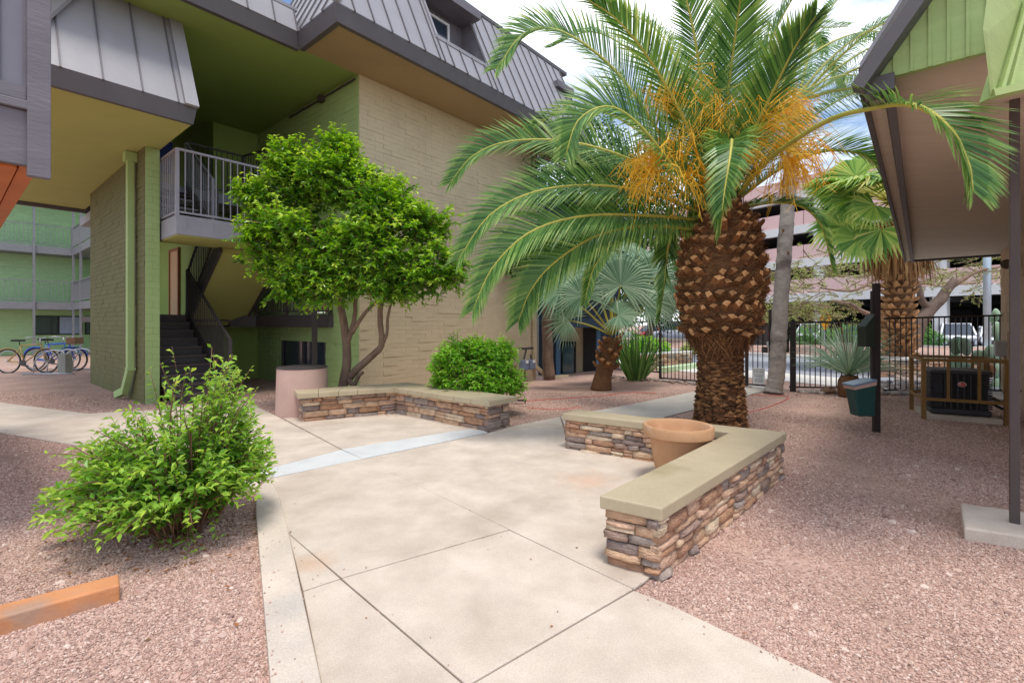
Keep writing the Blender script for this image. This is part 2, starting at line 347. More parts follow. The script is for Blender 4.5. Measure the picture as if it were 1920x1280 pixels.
xs = axis(-400, 400, 0, .8); ys = axis(-60, 600, 12, .8)
m = MB(); nx = len(xs)
for y in ys:
    for x in xs: m.v.append(V((x, y, gz(x, y))))
for j in range(len(ys) - 1):
    for i in range(nx - 1): a = j * nx + i; m.f.append((a, a + 1, a + nx + 1, a + nx)); m.m.append(0); m.r.append(0)
ground = structure(m.build('ground', M_gravel, smooth=True))

# concrete patio: slabs parted by recessed joints over a dirt bed
def gl(pts): return [G(x, y) for x, y in pts]
slabs = [
    gl([(531, 786), (571, 783), (744, 766), (960, 800), (893, 804), (641, 845)]),
    gl([(531, 788), (641, 846), (505, 880), (478, 925), (170, 842), (0, 812), (-200, 775), (-200, 735), (0, 756), (165, 777), (300, 770), (420, 752), (470, 758)]),
    gl([(680, 863), (955, 997), (640, 1089), (540, 1004), (522, 937), (505, 901)]),
    gl([(955, 998), (1188, 1110), (876, 1294), (640, 1090)]),
    gl([(1188, 1112), (1262, 1142), (1700, 1352), (1200, 1500), (780, 1500), (876, 1295)]),
    gl([(540, 1004), (639, 1090), (567, 1114)]),
    gl([(567, 1115), (639, 1091), (875, 1295), (780, 1500), (640, 1500), (599, 1279)]),
]
c_slab = [G(680, 864), G(915, 814), G(960, 801), G(1050, 783), V((.72, 6.1, 0)), V((2.55, 4.92, 0)), G(1211, 1094), G(1188, 1110)]
path = [G(1051, 782), G(1070, 777), G(1125, 770), G(1180, 760), G(1297, 736), G(1392, 721), G(1455, 727), G(1400, 743), G(1305, 768), G(1245, 784), V((1.9, 5.9, 0)), V((.76, 6.12, 0))]
strip1 = gl([(641, 845), (893, 804), (915, 813), (680, 863)]); strip2 = gl([(641, 846), (680, 863), (505, 900), (480, 906), (482, 888), (505, 881)])
kerb = gl([(480, 930), (480, 975), (505, 1279), (522, 1500), (640, 1500), (599, 1279), (540, 1004), (522, 937), (505, 903)])
bed = structure(quick('concrete_patio', M_bed, None, lambda q: [q.prism([p + V((0, 0, -.05)) for p in s], .056 + .0006 * i, bottom=False) for i, s in enumerate(slabs + [c_slab, path, strip1, strip2])]))
def slab(poly, mt, top, name='slab', d=.0028):
    pl = inset(poly, d); q = MB(); q.prism([V((p.x, p.y, -.06)) for p in pl], top + .06, bottom=False)
    q.build(name, mt, bed, bev=.006, seg=2)
for s in slabs + [c_slab]: slab(s, M_conc, .022)
slab(path, M_path, .02); slab(strip1, M_conc2, .0235, d=.002); slab(strip2, M_conc2, .0235, d=.002)
slab(kerb, M_kerb, .05, 'kerb', .001)

# loose pebbles: real stones scattered over the near gravel
pcol = bpy.data.collections.new('pebble_shapes'); m_peb = []
M_pebble = ramp_mat('pebble', [srgb(199, 167, 152), srgb(188, 154, 139), srgb(176, 141, 127), srgb(206, 176, 162), srgb(169, 141, 129), srgb(194, 160, 144), srgb(214, 191, 177), srgb(184, 149, 135), srgb(150, 122, 112), srgb(202, 171, 155)], .9, 40, .2, .2, 90)
for k in range(5):
    q = MB(); t = (1 + 5 ** .5) / 2
    vv = [V(p).normalized() for p in [(-1, t, 0), (1, t, 0), (-1, -t, 0), (1, -t, 0), (0, -1, t), (0, 1, t), (0, -1, -t), (0, 1, -t), (t, 0, -1), (t, 0, 1), (-t, 0, -1), (-t, 0, 1)]]
    vv = [V((p.x * R.uniform(.7, 1.2), p.y * R.uniform(.6, 1.0), p.z * R.uniform(.4, .75))) for p in vv]
    q.add(vv, [(0, 11, 5), (0, 5, 1), (0, 1, 7), (0, 7, 10), (0, 10, 11), (1, 5, 9), (5, 11, 4), (11, 10, 2), (10, 7, 6), (7, 1, 8), (3, 9, 4), (3, 4, 2), (3, 2, 6), (3, 6, 8), (3, 8, 9), (4, 9, 5), (2, 4, 11), (6, 2, 10), (8, 6, 7), (9, 8, 1)])
    o = bpy.data.objects.new('pebble_shape', q.mesh('pebble_shape', M_pebble)); pcol.objects.link(o)
def inpoly(x, y, poly):
    c = False; n = len(poly)
    for i in range(n):
        p, q = poly[i], poly[i - 1]
        if (p.y > y) != (q.y > y) and x < (q.x - p.x) * (y - p.y) / (q.y - p.y) + p.x: c = not c
    return c
B2A, B2B, B2C, B2D, B2E, B2F = V((.559, 3.095, 0)), V((.893, 2.88, 0)), V((2.79, 4.91, 0)), V((.845, 6.23, 0)), V((.619, 5.97, 0)), V((2.21, 4.91, 0))
polys = slabs + [c_slab, path, strip1, strip2, kerb]
bbs = [(min(p.x for p in s), max(p.x for p in s), min(p.y for p in s), max(p.y for p in s), s) for s in polys]
def covered(x, y):
    for x0, x1, y0, y1, s in bbs:
        if x0 < x < x1 and y0 < y < y1 and inpoly(x, y, s): return True
    return False
pts, scl = [], []
for n_, y0, y1, sc in ((95000, 1.75, 3.6, .0062), (70000, 3.6, 6.5, .0082), (36000, 6.5, 11.0, .011)):
    cnt = 0; tries = 0
    while cnt < n_ and tries < n_ * 4:
        tries += 1
        y = y0 + (y1 - y0) * R.random(); hw = y * 1.13 + .1; x = R.uniform(-hw, hw)
        if covered(x, y): continue
        if R.random() > .62 + 1.1 * noise.noise(V((x * 1.1, y * 1.1, 3.3))) + .4 * noise.noise(V((x * 4, y * 4, 1.3))): continue
        pts.append((x, y, gz(x, y) + .002)); scl.append(sc * R.choice((.7, .85, 1, 1, 1.2, 1.5)) * (R.uniform(1.8, 3.2) if R.random() < .008 else 1)); cnt += 1
tries = 0
while tries < 60000:      # stones kicked onto the paving edges
    tries += 1; y = R.uniform(1.8, 8); x = R.uniform(-y * 1.1, y * 1.1)
    if covered(x, y):
        a_ = R.uniform(0, 6.283); d_ = .16 * R.random()
        if not covered(x + math.cos(a_) * d_, y + math.sin(a_) * d_) and R.random() < .35: pts.append((x, y, .027 if not inpoly(x, y, kerb) else .054)); scl.append(R.choice((.004, .005, .007)))
me = bpy.data.meshes.new('gravel'); me.from_pydata(pts, [], [])
at = me.attributes.new('psc', 'FLOAT', 'POINT'); at.data.foreach_set('value', scl)
gravel = bpy.data.objects.new('gravel', me); col.objects.link(gravel); stuff(gravel); tag(gravel, 'loose pink and tan gravel spread over the planting beds', 'gravel')
ng = bpy.data.node_groups.new('scatter_gravel', 'GeometryNodeTree')
ng.interface.new_socket('Geometry', in_out='INPUT', socket_type='NodeSocketGeometry'); ng.interface.new_socket('Geometry', in_out='OUTPUT', socket_type='NodeSocketGeometry')
gi, go = ng.nodes.new('NodeGroupInput'), ng.nodes.new('NodeGroupOutput')
ip = ng.nodes.new('GeometryNodeInstanceOnPoints'); ci = ng.nodes.new('GeometryNodeCollectionInfo'); ci.inputs['Collection'].default_value = pcol
ci.inputs['Separate Children'].default_value = True; ci.inputs['Reset Children'].default_value = True
ip.inputs['Pick Instance'].default_value = True
rr = ng.nodes.new('FunctionNodeRandomValue'); rr.data_type = 'FLOAT_VECTOR'; rr.inputs[1].default_value = (.7, .7, 6.28)
na = ng.nodes.new('GeometryNodeInputNamedAttribute'); na.data_type = 'FLOAT'; na.inputs['Name'].default_value = 'psc'
K = ng.links.new
K(gi.outputs[0], ip.inputs['Points']); K(ci.outputs[0], ip.inputs['Instance']); K(rr.outputs[0], ip.inputs['Rotation']); K(na.outputs[0], ip.inputs['Scale']); K(ip.outputs[0], go.inputs[0])
md = gravel.modifiers.new('scatter', 'NODES'); md.node_group = ng

# ================================================================ STREET BEYOND THE FENCE
SG, SH = V((-.55, .835, 0)), V((.835, .55, 0))      # along the street, across it
def S(s, t, z=0): return SG * s + SH * t + V((0, 0, z))
M_walk = mat('pale_sidewalk', srgb(214, 208, 200), .9, .06, 1, .1, 40, world=True)
M_road = mat('asphalt', srgb(150, 152, 158), .9, .08, .8, .2, 60, world=True)
M_road2 = mat('asphalt_dark', srgb(128, 130, 137), .9, .08, .8, .2, 60, world=True)
def sheet(name, mt, t0, t1, z, s0=-60, s1=120):
    q = MB(); q.add([S(s0, t0, z), S(s1, t0, z), S(s1, t1, z), S(s0, t1, z)], [(0, 3, 2, 1)]); return structure(q.build(name, mt))
sheet('sidewalk', M_walk, 13.4, 15.6, .012); sheet('road', M_road, 15.6, 23.0, .008); sheet('road_lane', M_road2, 16.9, 19.6, .012)
structure(quick('street_kerb', M_walk, None, lambda q: q.box(S(-60, 23.0, 0), SG * 180, SH * .5, AZ * .14)))
structure(quick('gravel_berm', M_gravel, None, lambda q: q.add([S(-60, 23.5, .1), S(120, 23.5, .1), S(120, 27, .42), S(-60, 27, .42), S(120, 29.5, .42), S(-60, 29.5, .42), S(120, 31, 0), S(-60, 31, 0)], [(0, 3, 2, 1), (3, 5, 4, 2), (5, 7, 6, 4)])))
structure(quick('berm_kerb', M_walk, None, lambda q: q.box(S(-60, 29.4, .2), SG * 180, SH * .3, AZ * .34)))
structure(quick('parking_apron', M_road2, None, lambda q: q.add([S(-60, 31, .004), S(120, 31, .004), S(120, 75, .004), S(-60, 75, .004)], [(0, 3, 2, 1)])))

# ================================================================ LEDGE STONE BENCHES
def stone_mesh(L_, h_, dp, back=.03):
    nx_, nz_ = 4, 3; q = MB(); g = {}
    for i in range(nx_ + 1):
        for j in range(nz_ + 1):
            ex = i in (0, nx_); ez = j in (0, nz_)
            x = L_ * i / nx_ + (0 if ex else R.uniform(-.2, .2) * L_ / nx_); z = h_ * j / nz_ + (0 if ez else R.uniform(-.2, .2) * h_ / nz_)
            if ez: z += R.uniform(-.05, .05) * h_ * (1 if not ex else .5)
            if ex: x += R.uniform(-.004, .004)
            y = dp * (R.uniform(.82, 1.15) if not (ex or ez) else R.uniform(.55, .92) if not (ex and ez) else R.uniform(.35, .7))
            g[i, j] = len(q.v); q.v.append(V((x, -y, z)))
    def fc(*a): q.f.append(a); q.m.append(0); q.r.append(0)
    for i in range(nx_):
        for j in range(nz_): fc(g[i, j], g[i + 1, j], g[i + 1, j + 1], g[i, j + 1])
    ring = [(i, 0) for i in range(nx_)] + [(nx_, j) for j in range(nz_)] + [(i, nz_) for i in range(nx_, 0, -1)] + [(0, j) for j in range(nz_, 0, -1)]
    bk = []
    for (i, j) in ring: p = q.v[g[i, j]]; bk.append(len(q.v)); q.v.append(V((p.x, back, p.z)))
    for k in range(len(ring)): k2 = (k + 1) % len(ring); fc(g[ring[k2]], g[ring[k]], bk[k], bk[k2])
    return q.mesh('stone', M_stones, smooth=True)
def stone_face(parent, p0, p1, z0, z1, over=.0, lmin=.09, lmax=.34, dep=(.018, .052), hh=(.038, .085)):
    d = (p1 - p0); d.z = 0; Ln = d.length; t = d.normalized(); ang = math.atan2(t.y, t.x)
    z = z0
    while z < z1 - .012:
        h = R.uniform(*hh)
        if z + h > z1 - .02: h = z1 - z
        x = -R.uniform(0, .02) - over
        while x < Ln + over - .01:
            l = R.uniform(lmin, lmax)
            if x + l > Ln + over - .05: l = Ln + over + R.uniform(0, .012) - x
            hs = h * R.uniform(.9, 1.03); two = h > .06 and R.random() < .25
            for hh0, zz in (((hs * .48, z), (hs * .48, z + hs * .5)) if two else ((hs, z),)):
                o = inst('stone', stone_mesh(l - .005, hh0 - .004, R.uniform(*dep)), parent, V((p0.x, p0.y, 0)) + t * x + V((0, 0, zz + .002)), (R.uniform(-.03, .03), R.uniform(-.02, .02), ang))
            x += l
        z += h
def shrink(poly, d): return inset(poly, d)
# bench in front right: L of two legs
bench_r = thing('stone_bench', V((1.9, 4.6, 0)), 'low L-shaped stacked stone seat wall with tan cap around the terracotta pot', 'seat wall')
capr = [B2A, B2B, B2C, B2D, B2E, B2F]
quick('core', M_mortar, bench_r, lambda q: q.prism([p + V((0, 0, -.02)) for p in shrink(capr, .05)], .40))
quick('cap', M_cap, bench_r, lambda q: q.prism([p + V((0, 0, .372)) for p in capr], .085), bev=.012, seg=3)
ci_ = shrink(capr, .05); n_ = len(ci_)
ar_ = sum(ci_[i].x * ci_[(i + 1) % n_].y - ci_[(i + 1) % n_].x * ci_[i].y for i in range(n_))
for i in range(n_): stone_face(bench_r, ci_[i], ci_[(i + 1) % n_], 0, .372, over=.018 if i in (0, 1, 3, 4) else .0)
# bench at left
q1, q2, q3, q4 = V((-3.277, 7.63, 0)), V((-1.993, 8.36, 0)), V((-.33, 6.92, 0)), V((-.06, 7.2, 0))
d1 = (q2 - q1).normalized(); n1 = V((-d1.y, d1.x, 0)); d2 = (q3 - q2).normalized(); n2_ = V((-d2.y, d2.x, 0))
wl = .40
l1, l2 = q1 + n1 * wl, q3 + n2_ * wl
a1 = q2 + n1 * wl; # intersect back lines
den = d1.x * d2.y - d1.y * d2.x; w_ = (l2 - a1); tt = (w_.x * d2.y - w_.y * d2.x) / den; qb = a1 + d1 * tt
bl = [q1, q2, q3, l2, qb, l1]
bench_l = thing('stone_bench', V((-1.9, 8.4, 0)), 'angled stacked stone seat wall in front of the brick wall and trimmed shrub', 'seat wall')
quick('core', M_mortar, bench_l, lambda q: q.prism([p + V((0, 0, -.02)) for p in bl], .42))
capl = inset(bl, -.05)
for k, (s0, s1) in enumerate(((0, 1), (1, 2))):
    # cap cast in short blocks along each leg
    A0, A1 = capl[s0], capl[s1]; B0, B1 = (capl[5], capl[4]) if k == 0 else (capl[4], capl[3])
    nb_ = 5 if k == 0 else 6
    for i in range(nb_):
        f0, f1 = i / nb_ + (.0012 if i else 0), (i + 1) / nb_ - (.0012 if i < nb_ - 1 else 0)
        if k == 0 and i == nb_ - 1: f1 -= .002
        pl = [A0.lerp(A1, f0), A0.lerp(A1, f1), B0.lerp(B1, f1), B0.lerp(B1, f0)]
        quick('cap_block', M_cap, bench_l, lambda q: q.prism([p + V((0, 0, .395)) for p in pl], .078), bev=.006)
nl = len(bl); arl = sum(bl[i].x * bl[(i + 1) % nl].y - bl[(i + 1) % nl].x * bl[i].y for i in range(nl))
for i in (0, 1, 2, 5): stone_face(bench_l, bl[i], bl[(i + 1) % nl], 0, .395, over=.012, lmin=.12, lmax=.46, hh=(.05, .11))
# terracotta pot
pot = tag(quick('terracotta_pot', M_terra, None, lambda q: q.lathe((0, 0, 0), [(.18, 0), (.2, 0), (.265, .40), (.275, .43), (.31, .435), (.33, .45), (.336, .525), (.326, .545), (.296, .545), (.286, .535), (.275, .48), (.24, .40), (.01, .38)], 48), org=V((0, 0, 0)), smooth=True), 'large empty terracotta pot inside the right seat wall corner', 'pot')
pot.location = (1.63, 4.75, .022)
b_ = pot.modifiers.new('edge', 'EDGE_SPLIT'); b_.split_angle = math.radians(38)
# ================================================================ APARTMENT BUILDING
CEIL = 7.05; B0 = 9.43; A0W, A1W = 5.957, 12.33
bld = thing('apartment_building', E(A0W, B0), 'three storey apartment building with grey metal mansard roof and beige block wall', 'building')
def block_mesh(L_, h_, d_, c=.004):
    q = MB(); x0, x1, z0, z1 = 0, L_, 0, h_
    q.add([V((x0, 0, z0)), V((x1, 0, z0)), V((x1, 0, z1)), V((x0, 0, z1)),
           V((x0, -d_ + c, z0)), V((x1, -d_ + c, z0)), V((x1, -d_ + c, z1)), V((x0, -d_ + c, z1)),
           V((x0 + c, -d_, z0 + c)), V((x1 - c, -d_, z0 + c)), V((x1 - c, -d_, z1 - c)), V((x0 + c, -d_, z1 - c))],
          [(0, 1, 5, 4), (1, 2, 6, 5), (2, 3, 7, 6), (3, 0, 4, 7), (4, 5, 9, 8), (5, 6, 10, 9), (6, 7, 11, 10), (7, 4, 8, 11), (8, 9, 10, 11)])
    return q
def block_wall(root, name, mt, p0, p1, z0, z1, course=.128, Ln=.42, holes=(), nmax=280, proud=(0, .004, .007, .012, .02), seed=1, focus=None, thick=.0):
    """wall face from p0 to p1 (normal on the right of p0->p1), blocks as sub-parts of a backing wall part"""
    rr_ = random.Random(seed); d = (p1 - p0); W = d.length; t = d.normalized(); nrm = V((t.y, -t.x, 0)); ang = math.atan2(t.y, t.x)
    q = MB()
    back = [(0, W)]
    # backing panel (built as strips around holes)
    zs = sorted({z0, z1, *[h[2] for h in holes], *[h[3] for h in holes]}); xsb = sorted({0, W, *[h[0] for h in holes], *[h[1] for h in holes]})
    for i in range(len(xsb) - 1):
        for j in range(len(zs) - 1):
            cx, cz = (xsb[i] + xsb[i + 1]) / 2, (zs[j] + zs[j + 1]) / 2
            if any(h[0] < cx < h[1] and h[2] < cz < h[3] for h in holes): continue
            q.box(p0 + t * xsb[i] + AZ * zs[j] - nrm * .20, t * (xsb[i + 1] - xsb[i]), nrm * .2, AZ * (zs[j + 1] - zs[j]))
    part = q.build(name, mt, root)
    meshes = {}
    allb = []
    row = 0; z = z0
    while z < z1 - .02:
        h = min(course, z1 - z); x = -(row % 2) * Ln / 2 
        while x < W:
            xa, xb = max(x, 0), min(x + Ln, W)
            if xb - xa > .03 and not any(h_[0] - .02 < (xa + xb) / 2 < h_[1] + .02 and h_[2] - .06 < z + h / 2 < h_[3] + .06 for h_ in holes):
                allb.append((xa, z, xb - xa, h, rr_.choice(proud) + .008))
            x += Ln
        z += course; row += 1
    if focus is not None: allb.sort(key=lambda b: (p0 + t * (b[0] + b[2] / 2) + AZ * b[1] - focus).length)
    rest = MB()
    for i, (x, z, l, h, d_) in enumerate(allb):
        pos = p0 + t * x + AZ * z
        if i < nmax:
            key = (round(l, 2), round(h, 3), round(d_, 3))
            if key not in meshes: meshes[key] = block_mesh(l - .001, h - .001, d_).mesh('block', mt)
            inst('block', meshes[key], part, pos, (0, 0, ang))
        else:
            bq = block_mesh(l - .001, h - .001, d_); rest.add([pos + t * v.x + nrm * -v.y + AZ * v.z for v in bq.v], bq.f)
    if rest.v: stuff(rest.build('block_field', mt, root))
    return part
CAMP = V((0, 0, 1.55))
# beige end wall
block_wall(bld, 'brick_wall', M_beige, E(A0W, B0), E(A1W, B0), -.35, CEIL, course=.104, Ln=.41, proud=(0, 0, .001, .001, .002, .003, .005, .011), focus=V((-1.2, 11, 1.6)), seed=3)
# green return wall of the stair hall
dr = (B0 + 1.35, B0 + 2.3)
L_gw = 9.0
block_wall(bld, 'green_wall', M_green, E(A0W + .004, B0 + L_gw), E(A0W + .004, B0 + .012), -.3, CEIL, holes=[(L_gw - 2.31, L_gw - 1.4, 1.83, 3.88), (L_gw - 3.75, L_gw - 1.45, .38, 1.12)], nmax=200, proud=(0, .004, .008), focus=E(A0W, B0, 1.5), seed=5)
quick('door', M_door, bld, lambda q: q.box(E(A0W + .05, B0 + 1.42, 1.85), AV * .87, AU * .05, AZ * 2.02), bev=.006)
quick('door_frame', M_door, bld, lambda q: [q.box(E(A0W - .03, B0 + 1.36, 1.83), AV * .06, AU * .09, AZ * 2.1), q.box(E(A0W - .03, B0 + 2.29, 1.83), AV * .06, AU * .09, AZ * 2.1), q.box(E(A0W - .033, B0 + 1.42, 3.87), AV * .87, AU * .09, AZ * .06)])
bw = quick('window', M_glass, bld, lambda q: q.box(E(A0W + .05, B0 + 1.45, .38), AV * 2.3, AU * .02, AZ * .74))
quick('window_frame', M_steel, bw, lambda q: [q.box(E(A0W - .01, B0 + 1.45 + k, .38), AV * .05, AU * .05, AZ * .74) for k in (0, 1.1, 2.25)])
# pier wall beside the stairs
PA0, PA1, PB0, PB1 = 2.57, 2.805, 11.49, 16.74
quick('pier_core', M_olive, bld, lambda q: q.box(E(PA0 + .02, PB0 + .02, -.1), AU * (PA1 - PA0 - .04), AV * (PB1 - PB0 - .04), AZ * 5.1))
block_wall(bld, 'pier_side', M_olive, E(PA0, PB1), E(PA0, PB0), -.05, 5.0, course=.105, Ln=.4, focus=E(PA0, PB0 + 1.5, 2), nmax=240, proud=(0, 0, .001, .002, .004, .007), seed=7)
block_wall(bld, 'pier_end', M_green, E(PA0 + .0, PB0), E(PA1, PB0), -.05, 5.0, Ln=.235, proud=(0, .002, .004), seed=9)
# downspout on the pier
def spout(q, pts, w, d):
    for i in range(len(pts) - 1): q.bar(pts[i], pts[i + 1], w, d, AU)
spb = PB0 + .62
spA = PA0 - .11
ds = quick('downspout', M_green, bld, lambda q: (q.bar(E(spA, spb, .62), E(spA, spb, 4.85), .15, .11, AU), q.bar(E(spA, spb, .66), E(spA - .02, spb + .38, .16), .148, .108, AU), q.bar(E(spA - .02, spb + .36, .19), E(spA - .1, spb + .62, .09), .146, .106, AU)), bev=.006)
quick('spout_head', M_green, ds, lambda q: q.box(E(spA - .1, spb - .1, 4.8), AU * .2, AV * .2, AZ * .19), bev=.006)
quick('spout_strap', M_green, ds, lambda q: q.box(E(spA - .065, spb - .09, .64), AU * .14, AV * .18, AZ * .04))
# stair hall ceiling, closet block, rear walls
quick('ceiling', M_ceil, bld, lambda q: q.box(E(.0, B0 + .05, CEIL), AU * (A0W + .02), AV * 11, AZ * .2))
quick('closet_wall', M_ceil, bld, lambda q: (q.box(E(4.8, 14.7, -.3), AU * .2, AV * 5.6, AZ * (CEIL + .3)), q.box(E(4.997, 14.7, -.3), AU * .96, AV * .2, AZ * (CEIL + .3))))
dd = quick('door', M_door, bld, lambda q: q.box(E(4.76, 17.55, 1.85), AU * .05, AV * .8, AZ * 2.0)); quick('door_frame', mat('rust_frame', srgb(150, 92, 60), .6, .1, 4), dd, lambda q: (q.box(E(4.73, 17.47, 1.83), AU * .07, AV * .08, AZ * 2.1), q.box(E(4.73, 18.35, 1.83), AU * .07, AV * .08, AZ * 2.1), q.box(E(4.733, 17.55, 3.85), AU * .066, AV * .8, AZ * .08)))
quick('rear_wall', M_green, bld, lambda q: q.box(E(3.4, 20.3, 0), AU * 2.6, AV * .2, AZ * CEIL))
quick('basement_wall', M_olive, bld, lambda q: q.box(E(2.81, 14.0, -.3), AU * 1.99, AV * .15, AZ * 1.85))
quick('conduit', M_steel, bld, lambda q: (q.tube([E(A0W - .05, B0 + .1, CEIL - .09), E(A0W - .05, B0 + 3.2, CEIL - .09)], .022), q.cbox(E(A0W - .09, B0 + 1.5, CEIL - .13), .05, .09, .06, AU, AV)))
# left wing above: soffit, fascia, mansard
LZ = 5.0; LA0, LA1, LB = .6, 2.81, 9.54
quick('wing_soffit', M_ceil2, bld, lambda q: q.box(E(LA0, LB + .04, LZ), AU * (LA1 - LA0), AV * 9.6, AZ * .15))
quick('wing_soffit_edge', M_fascia, bld, lambda q: q.box(E(-6, 19.2, LZ - .1), AU * 9.6, AV * .12, AZ * .25))
quick('wing_light_block', M_ceil2, bld, lambda q: q.box(E(LA1 - .1, LB + 1.3, LZ + .15), AU * .1, AV * 9, AZ * (CEIL - LZ - .2)))  # unseen wall added to shut light out above the wing soffit
quick('fascia', M_fascia, bld, lambda q: (q.prism([E(LA0 - .03, LB, LZ - .02), E(LA1, LB, LZ - .02), E(LA1 + .04, LB - .06, LZ + .26), E(LA0 - .06, LB - .06, LZ + .26)], AV * .08), q.box(E(LA0 - .03, LB + .09, LZ - .02), AU * .06, AV * 9.5, AZ * .28)), bev=.004)
def slope_panels(root, a_list, b_at, z0, z1, k, nm='roof_panel', hipL=None):
    """standing-seam panels on a slope: b = b_at + k*(z-z0)"""
    for i in range(len(a_list) - 1):
        aa, ab = a_list[i], a_list[i + 1]
        pt = lambda a, z: E(a, b_at + k * (z - z0), z)
        zl0 = zl1 = z1
        if hipL is not None:
            f = lambda a: min(z1, z0 + max(0, (a - hipL)) / k); zl0, zl1 = f(aa), f(ab)
        pl = [pt(aa + .002, z0), pt(ab - .002, z0), pt(ab - .002, zl1), pt(aa + .002, zl0)]
        if zl0 <= z0 + 1e-4: pl = pl[:3]
        nrm = (E(0, -1, 0) + V((0, 0, k))).normalized()
        pn = quick(nm, M_metal, root, lambda q: q.prism(pl, nrm * .012))
        if zl1 > z0 + .02: quick('seam', M_seam, pn, lambda q: q.bar(pt(ab, z0 - .02) + nrm * .02, pt(ab, zl1) + nrm * .02, .018, .045, nrm))
slope_panels(bld, [LA0, 1.12, 1.60, 2.09, 2.577, 2.70], LB - .05, LZ + .26, 8.1, .5, hipL=LA0)
quick('roof_edge_trim', M_metal, bld, lambda q: q.prism([E(2.66, LB - .09, LZ + .24), E(2.86, LB - .09, LZ + .24), E(2.86, LB + 1.38, 8.16), E(2.66, LB + 1.38, 8.16)], (E(0, -1, 0) + V((0, 0, .5))).normalized() * .05))
quick('hip_trim', M_metal, bld, lambda q: q.bar(E(LA0 - .02, LB - .09, LZ + .27), E(LA0 + 1.4, LB + 1.32, 8.1), .2, .05, E(-.5, -.5, .6)))
quick('hip_slope', M_metal, bld, lambda q: q.add([E(LA0, LB - .05, LZ + .26), E(LA0 + 1.4, LB + 1.37, 8.1), E(LA0 + 1.4, LB + 8, 8.1), E(LA0, LB + 9.4, LZ + .26)], [(0, 1, 2, 3)]))
quick('wing_roof', M_fascia, bld, lambda q: q.box(E(LA0 + 1.42, LB + 1.4, 8.0), AU * 1.3, AV * 6, AZ * .1))
# main eave over the beige wall
EA0, EA1, EB = 4.63, 13.35, 8.06; FZ = CEIL
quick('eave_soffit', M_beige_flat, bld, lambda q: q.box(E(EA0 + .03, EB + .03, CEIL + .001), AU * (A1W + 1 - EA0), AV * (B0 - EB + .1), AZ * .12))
def fas(q, p, n, e0, e1):
    pass
quick('fascia', M_fascia, bld, lambda q: q.prism([E(EA0, EB, FZ - .03), E(EA1, EB, FZ - .03), E(EA1 + .03, EB - .07, FZ + .27), E(EA0 - .07, EB - .07, FZ + .27)], AV * .1), bev=.004)
quick('fascia', M_fascia, bld, lambda q: q.prism([E(EA0, EB + .101, FZ - .03), E(EA0, B0 + .04, FZ - .03), E(EA0 - .07, B0 - .0, FZ + .27), E(EA0 - .07, EB + .035, FZ + .27)], AU * .1), bev=.004)
quick('fascia', M_fascia, bld, lambda q: q.prism([E(0, B0 + .041, FZ - .03), E(EA0 - .005, B0 + .041, FZ - .03), E(EA0 - .075, B0 - .03, FZ + .27), E(0, B0 - .03, FZ + .27)], AV * .1), bev=.004)
quick('fascia', M_fascia, bld, lambda q: q.prism([E(EA1 - .05, EB + .101, FZ - .03), E(EA1 - .05, B0 + 3, FZ - .03), E(EA1 + .02, B0 + 3, FZ + .27), E(EA1 + .02, EB + .035, FZ + .27)], AU * -.1), bev=.004)
KS = .46; TOPZ = 10.0
DA0, DA1, SZ, DT = 7.165, 8.885, 8.0, 9.32
zb = FZ + .27; bs0 = EB - .07
def slp(a, z): return E(a, bs0 + KS * (z - zb), z)
nrmS = (E(0, -1, 0) + V((0, 0, KS))).normalized()
def panel(a0, a1, z0, z1, hip=False):
    pl = [slp(a0 + .002, z0), slp(a1 - .002, z0), slp(a1 - .002, z1), slp(a0 + .002, z1)]
    pn = quick('roof_panel', M_metal, bld, lambda q: q.prism(pl, nrmS * .012))
    quick('seam', M_seam, pn, lambda q: q.bar(slp(a1, z0 - .02) + nrmS * .02, slp(a1, z1) + nrmS * .02, .018, .045, nrmS))
# first panel is cut by the hip at the left corner
hipz = lambda a: zb + (a - (EA0 - .07)) / KS
step = .416; alist = [5.357 - 2 * step + .35] ; a = 5.357
edges = [EA0 - .07, 4.941, 5.357]
while edges[-1] < 13.2: edges.append(edges[-1] + step)
for i in range(len(edges) - 1):
    a0, a1 = edges[i], edges[i + 1]
    if hipz(a1) < TOPZ + .4:
        z0_, z1_ = min(TOPZ, hipz(a0)), min(TOPZ, hipz(a1))
        pl = [slp(a0, zb), slp(a1 - .002, zb), slp(a1 - .002, z1_), slp(a0, z0_)]
        if z0_ <= zb + .01: pl = pl[:3]
        pn = quick('roof_panel', M_metal, bld, lambda q: q.prism(pl, nrmS * .012)); quick('seam', M_seam, pn, lambda q: q.bar(slp(a1, zb - .02) + nrmS * .02, slp(a1, z1_) + nrmS * .02, .018, .045, nrmS))
        continue
    if a1 <= DA0 + .02 or a0 >= DA1 - .02: panel(a0, a1, zb, TOPZ)
    elif a0 < DA0: panel(a0, DA0, zb, TOPZ); panel(DA0, a1, zb, SZ)
    elif a1 > DA1: panel(a0, DA1, zb, SZ); panel(DA1, a1, zb, TOPZ)
    else: panel(a0, a1, zb, SZ)
quick('dormer_top_panel', M_metal, bld, lambda q: q.prism([slp(DA0, DT + .1), slp(DA1, DT + .1), slp(DA1, TOPZ), slp(DA0, TOPZ)], nrmS * .012))
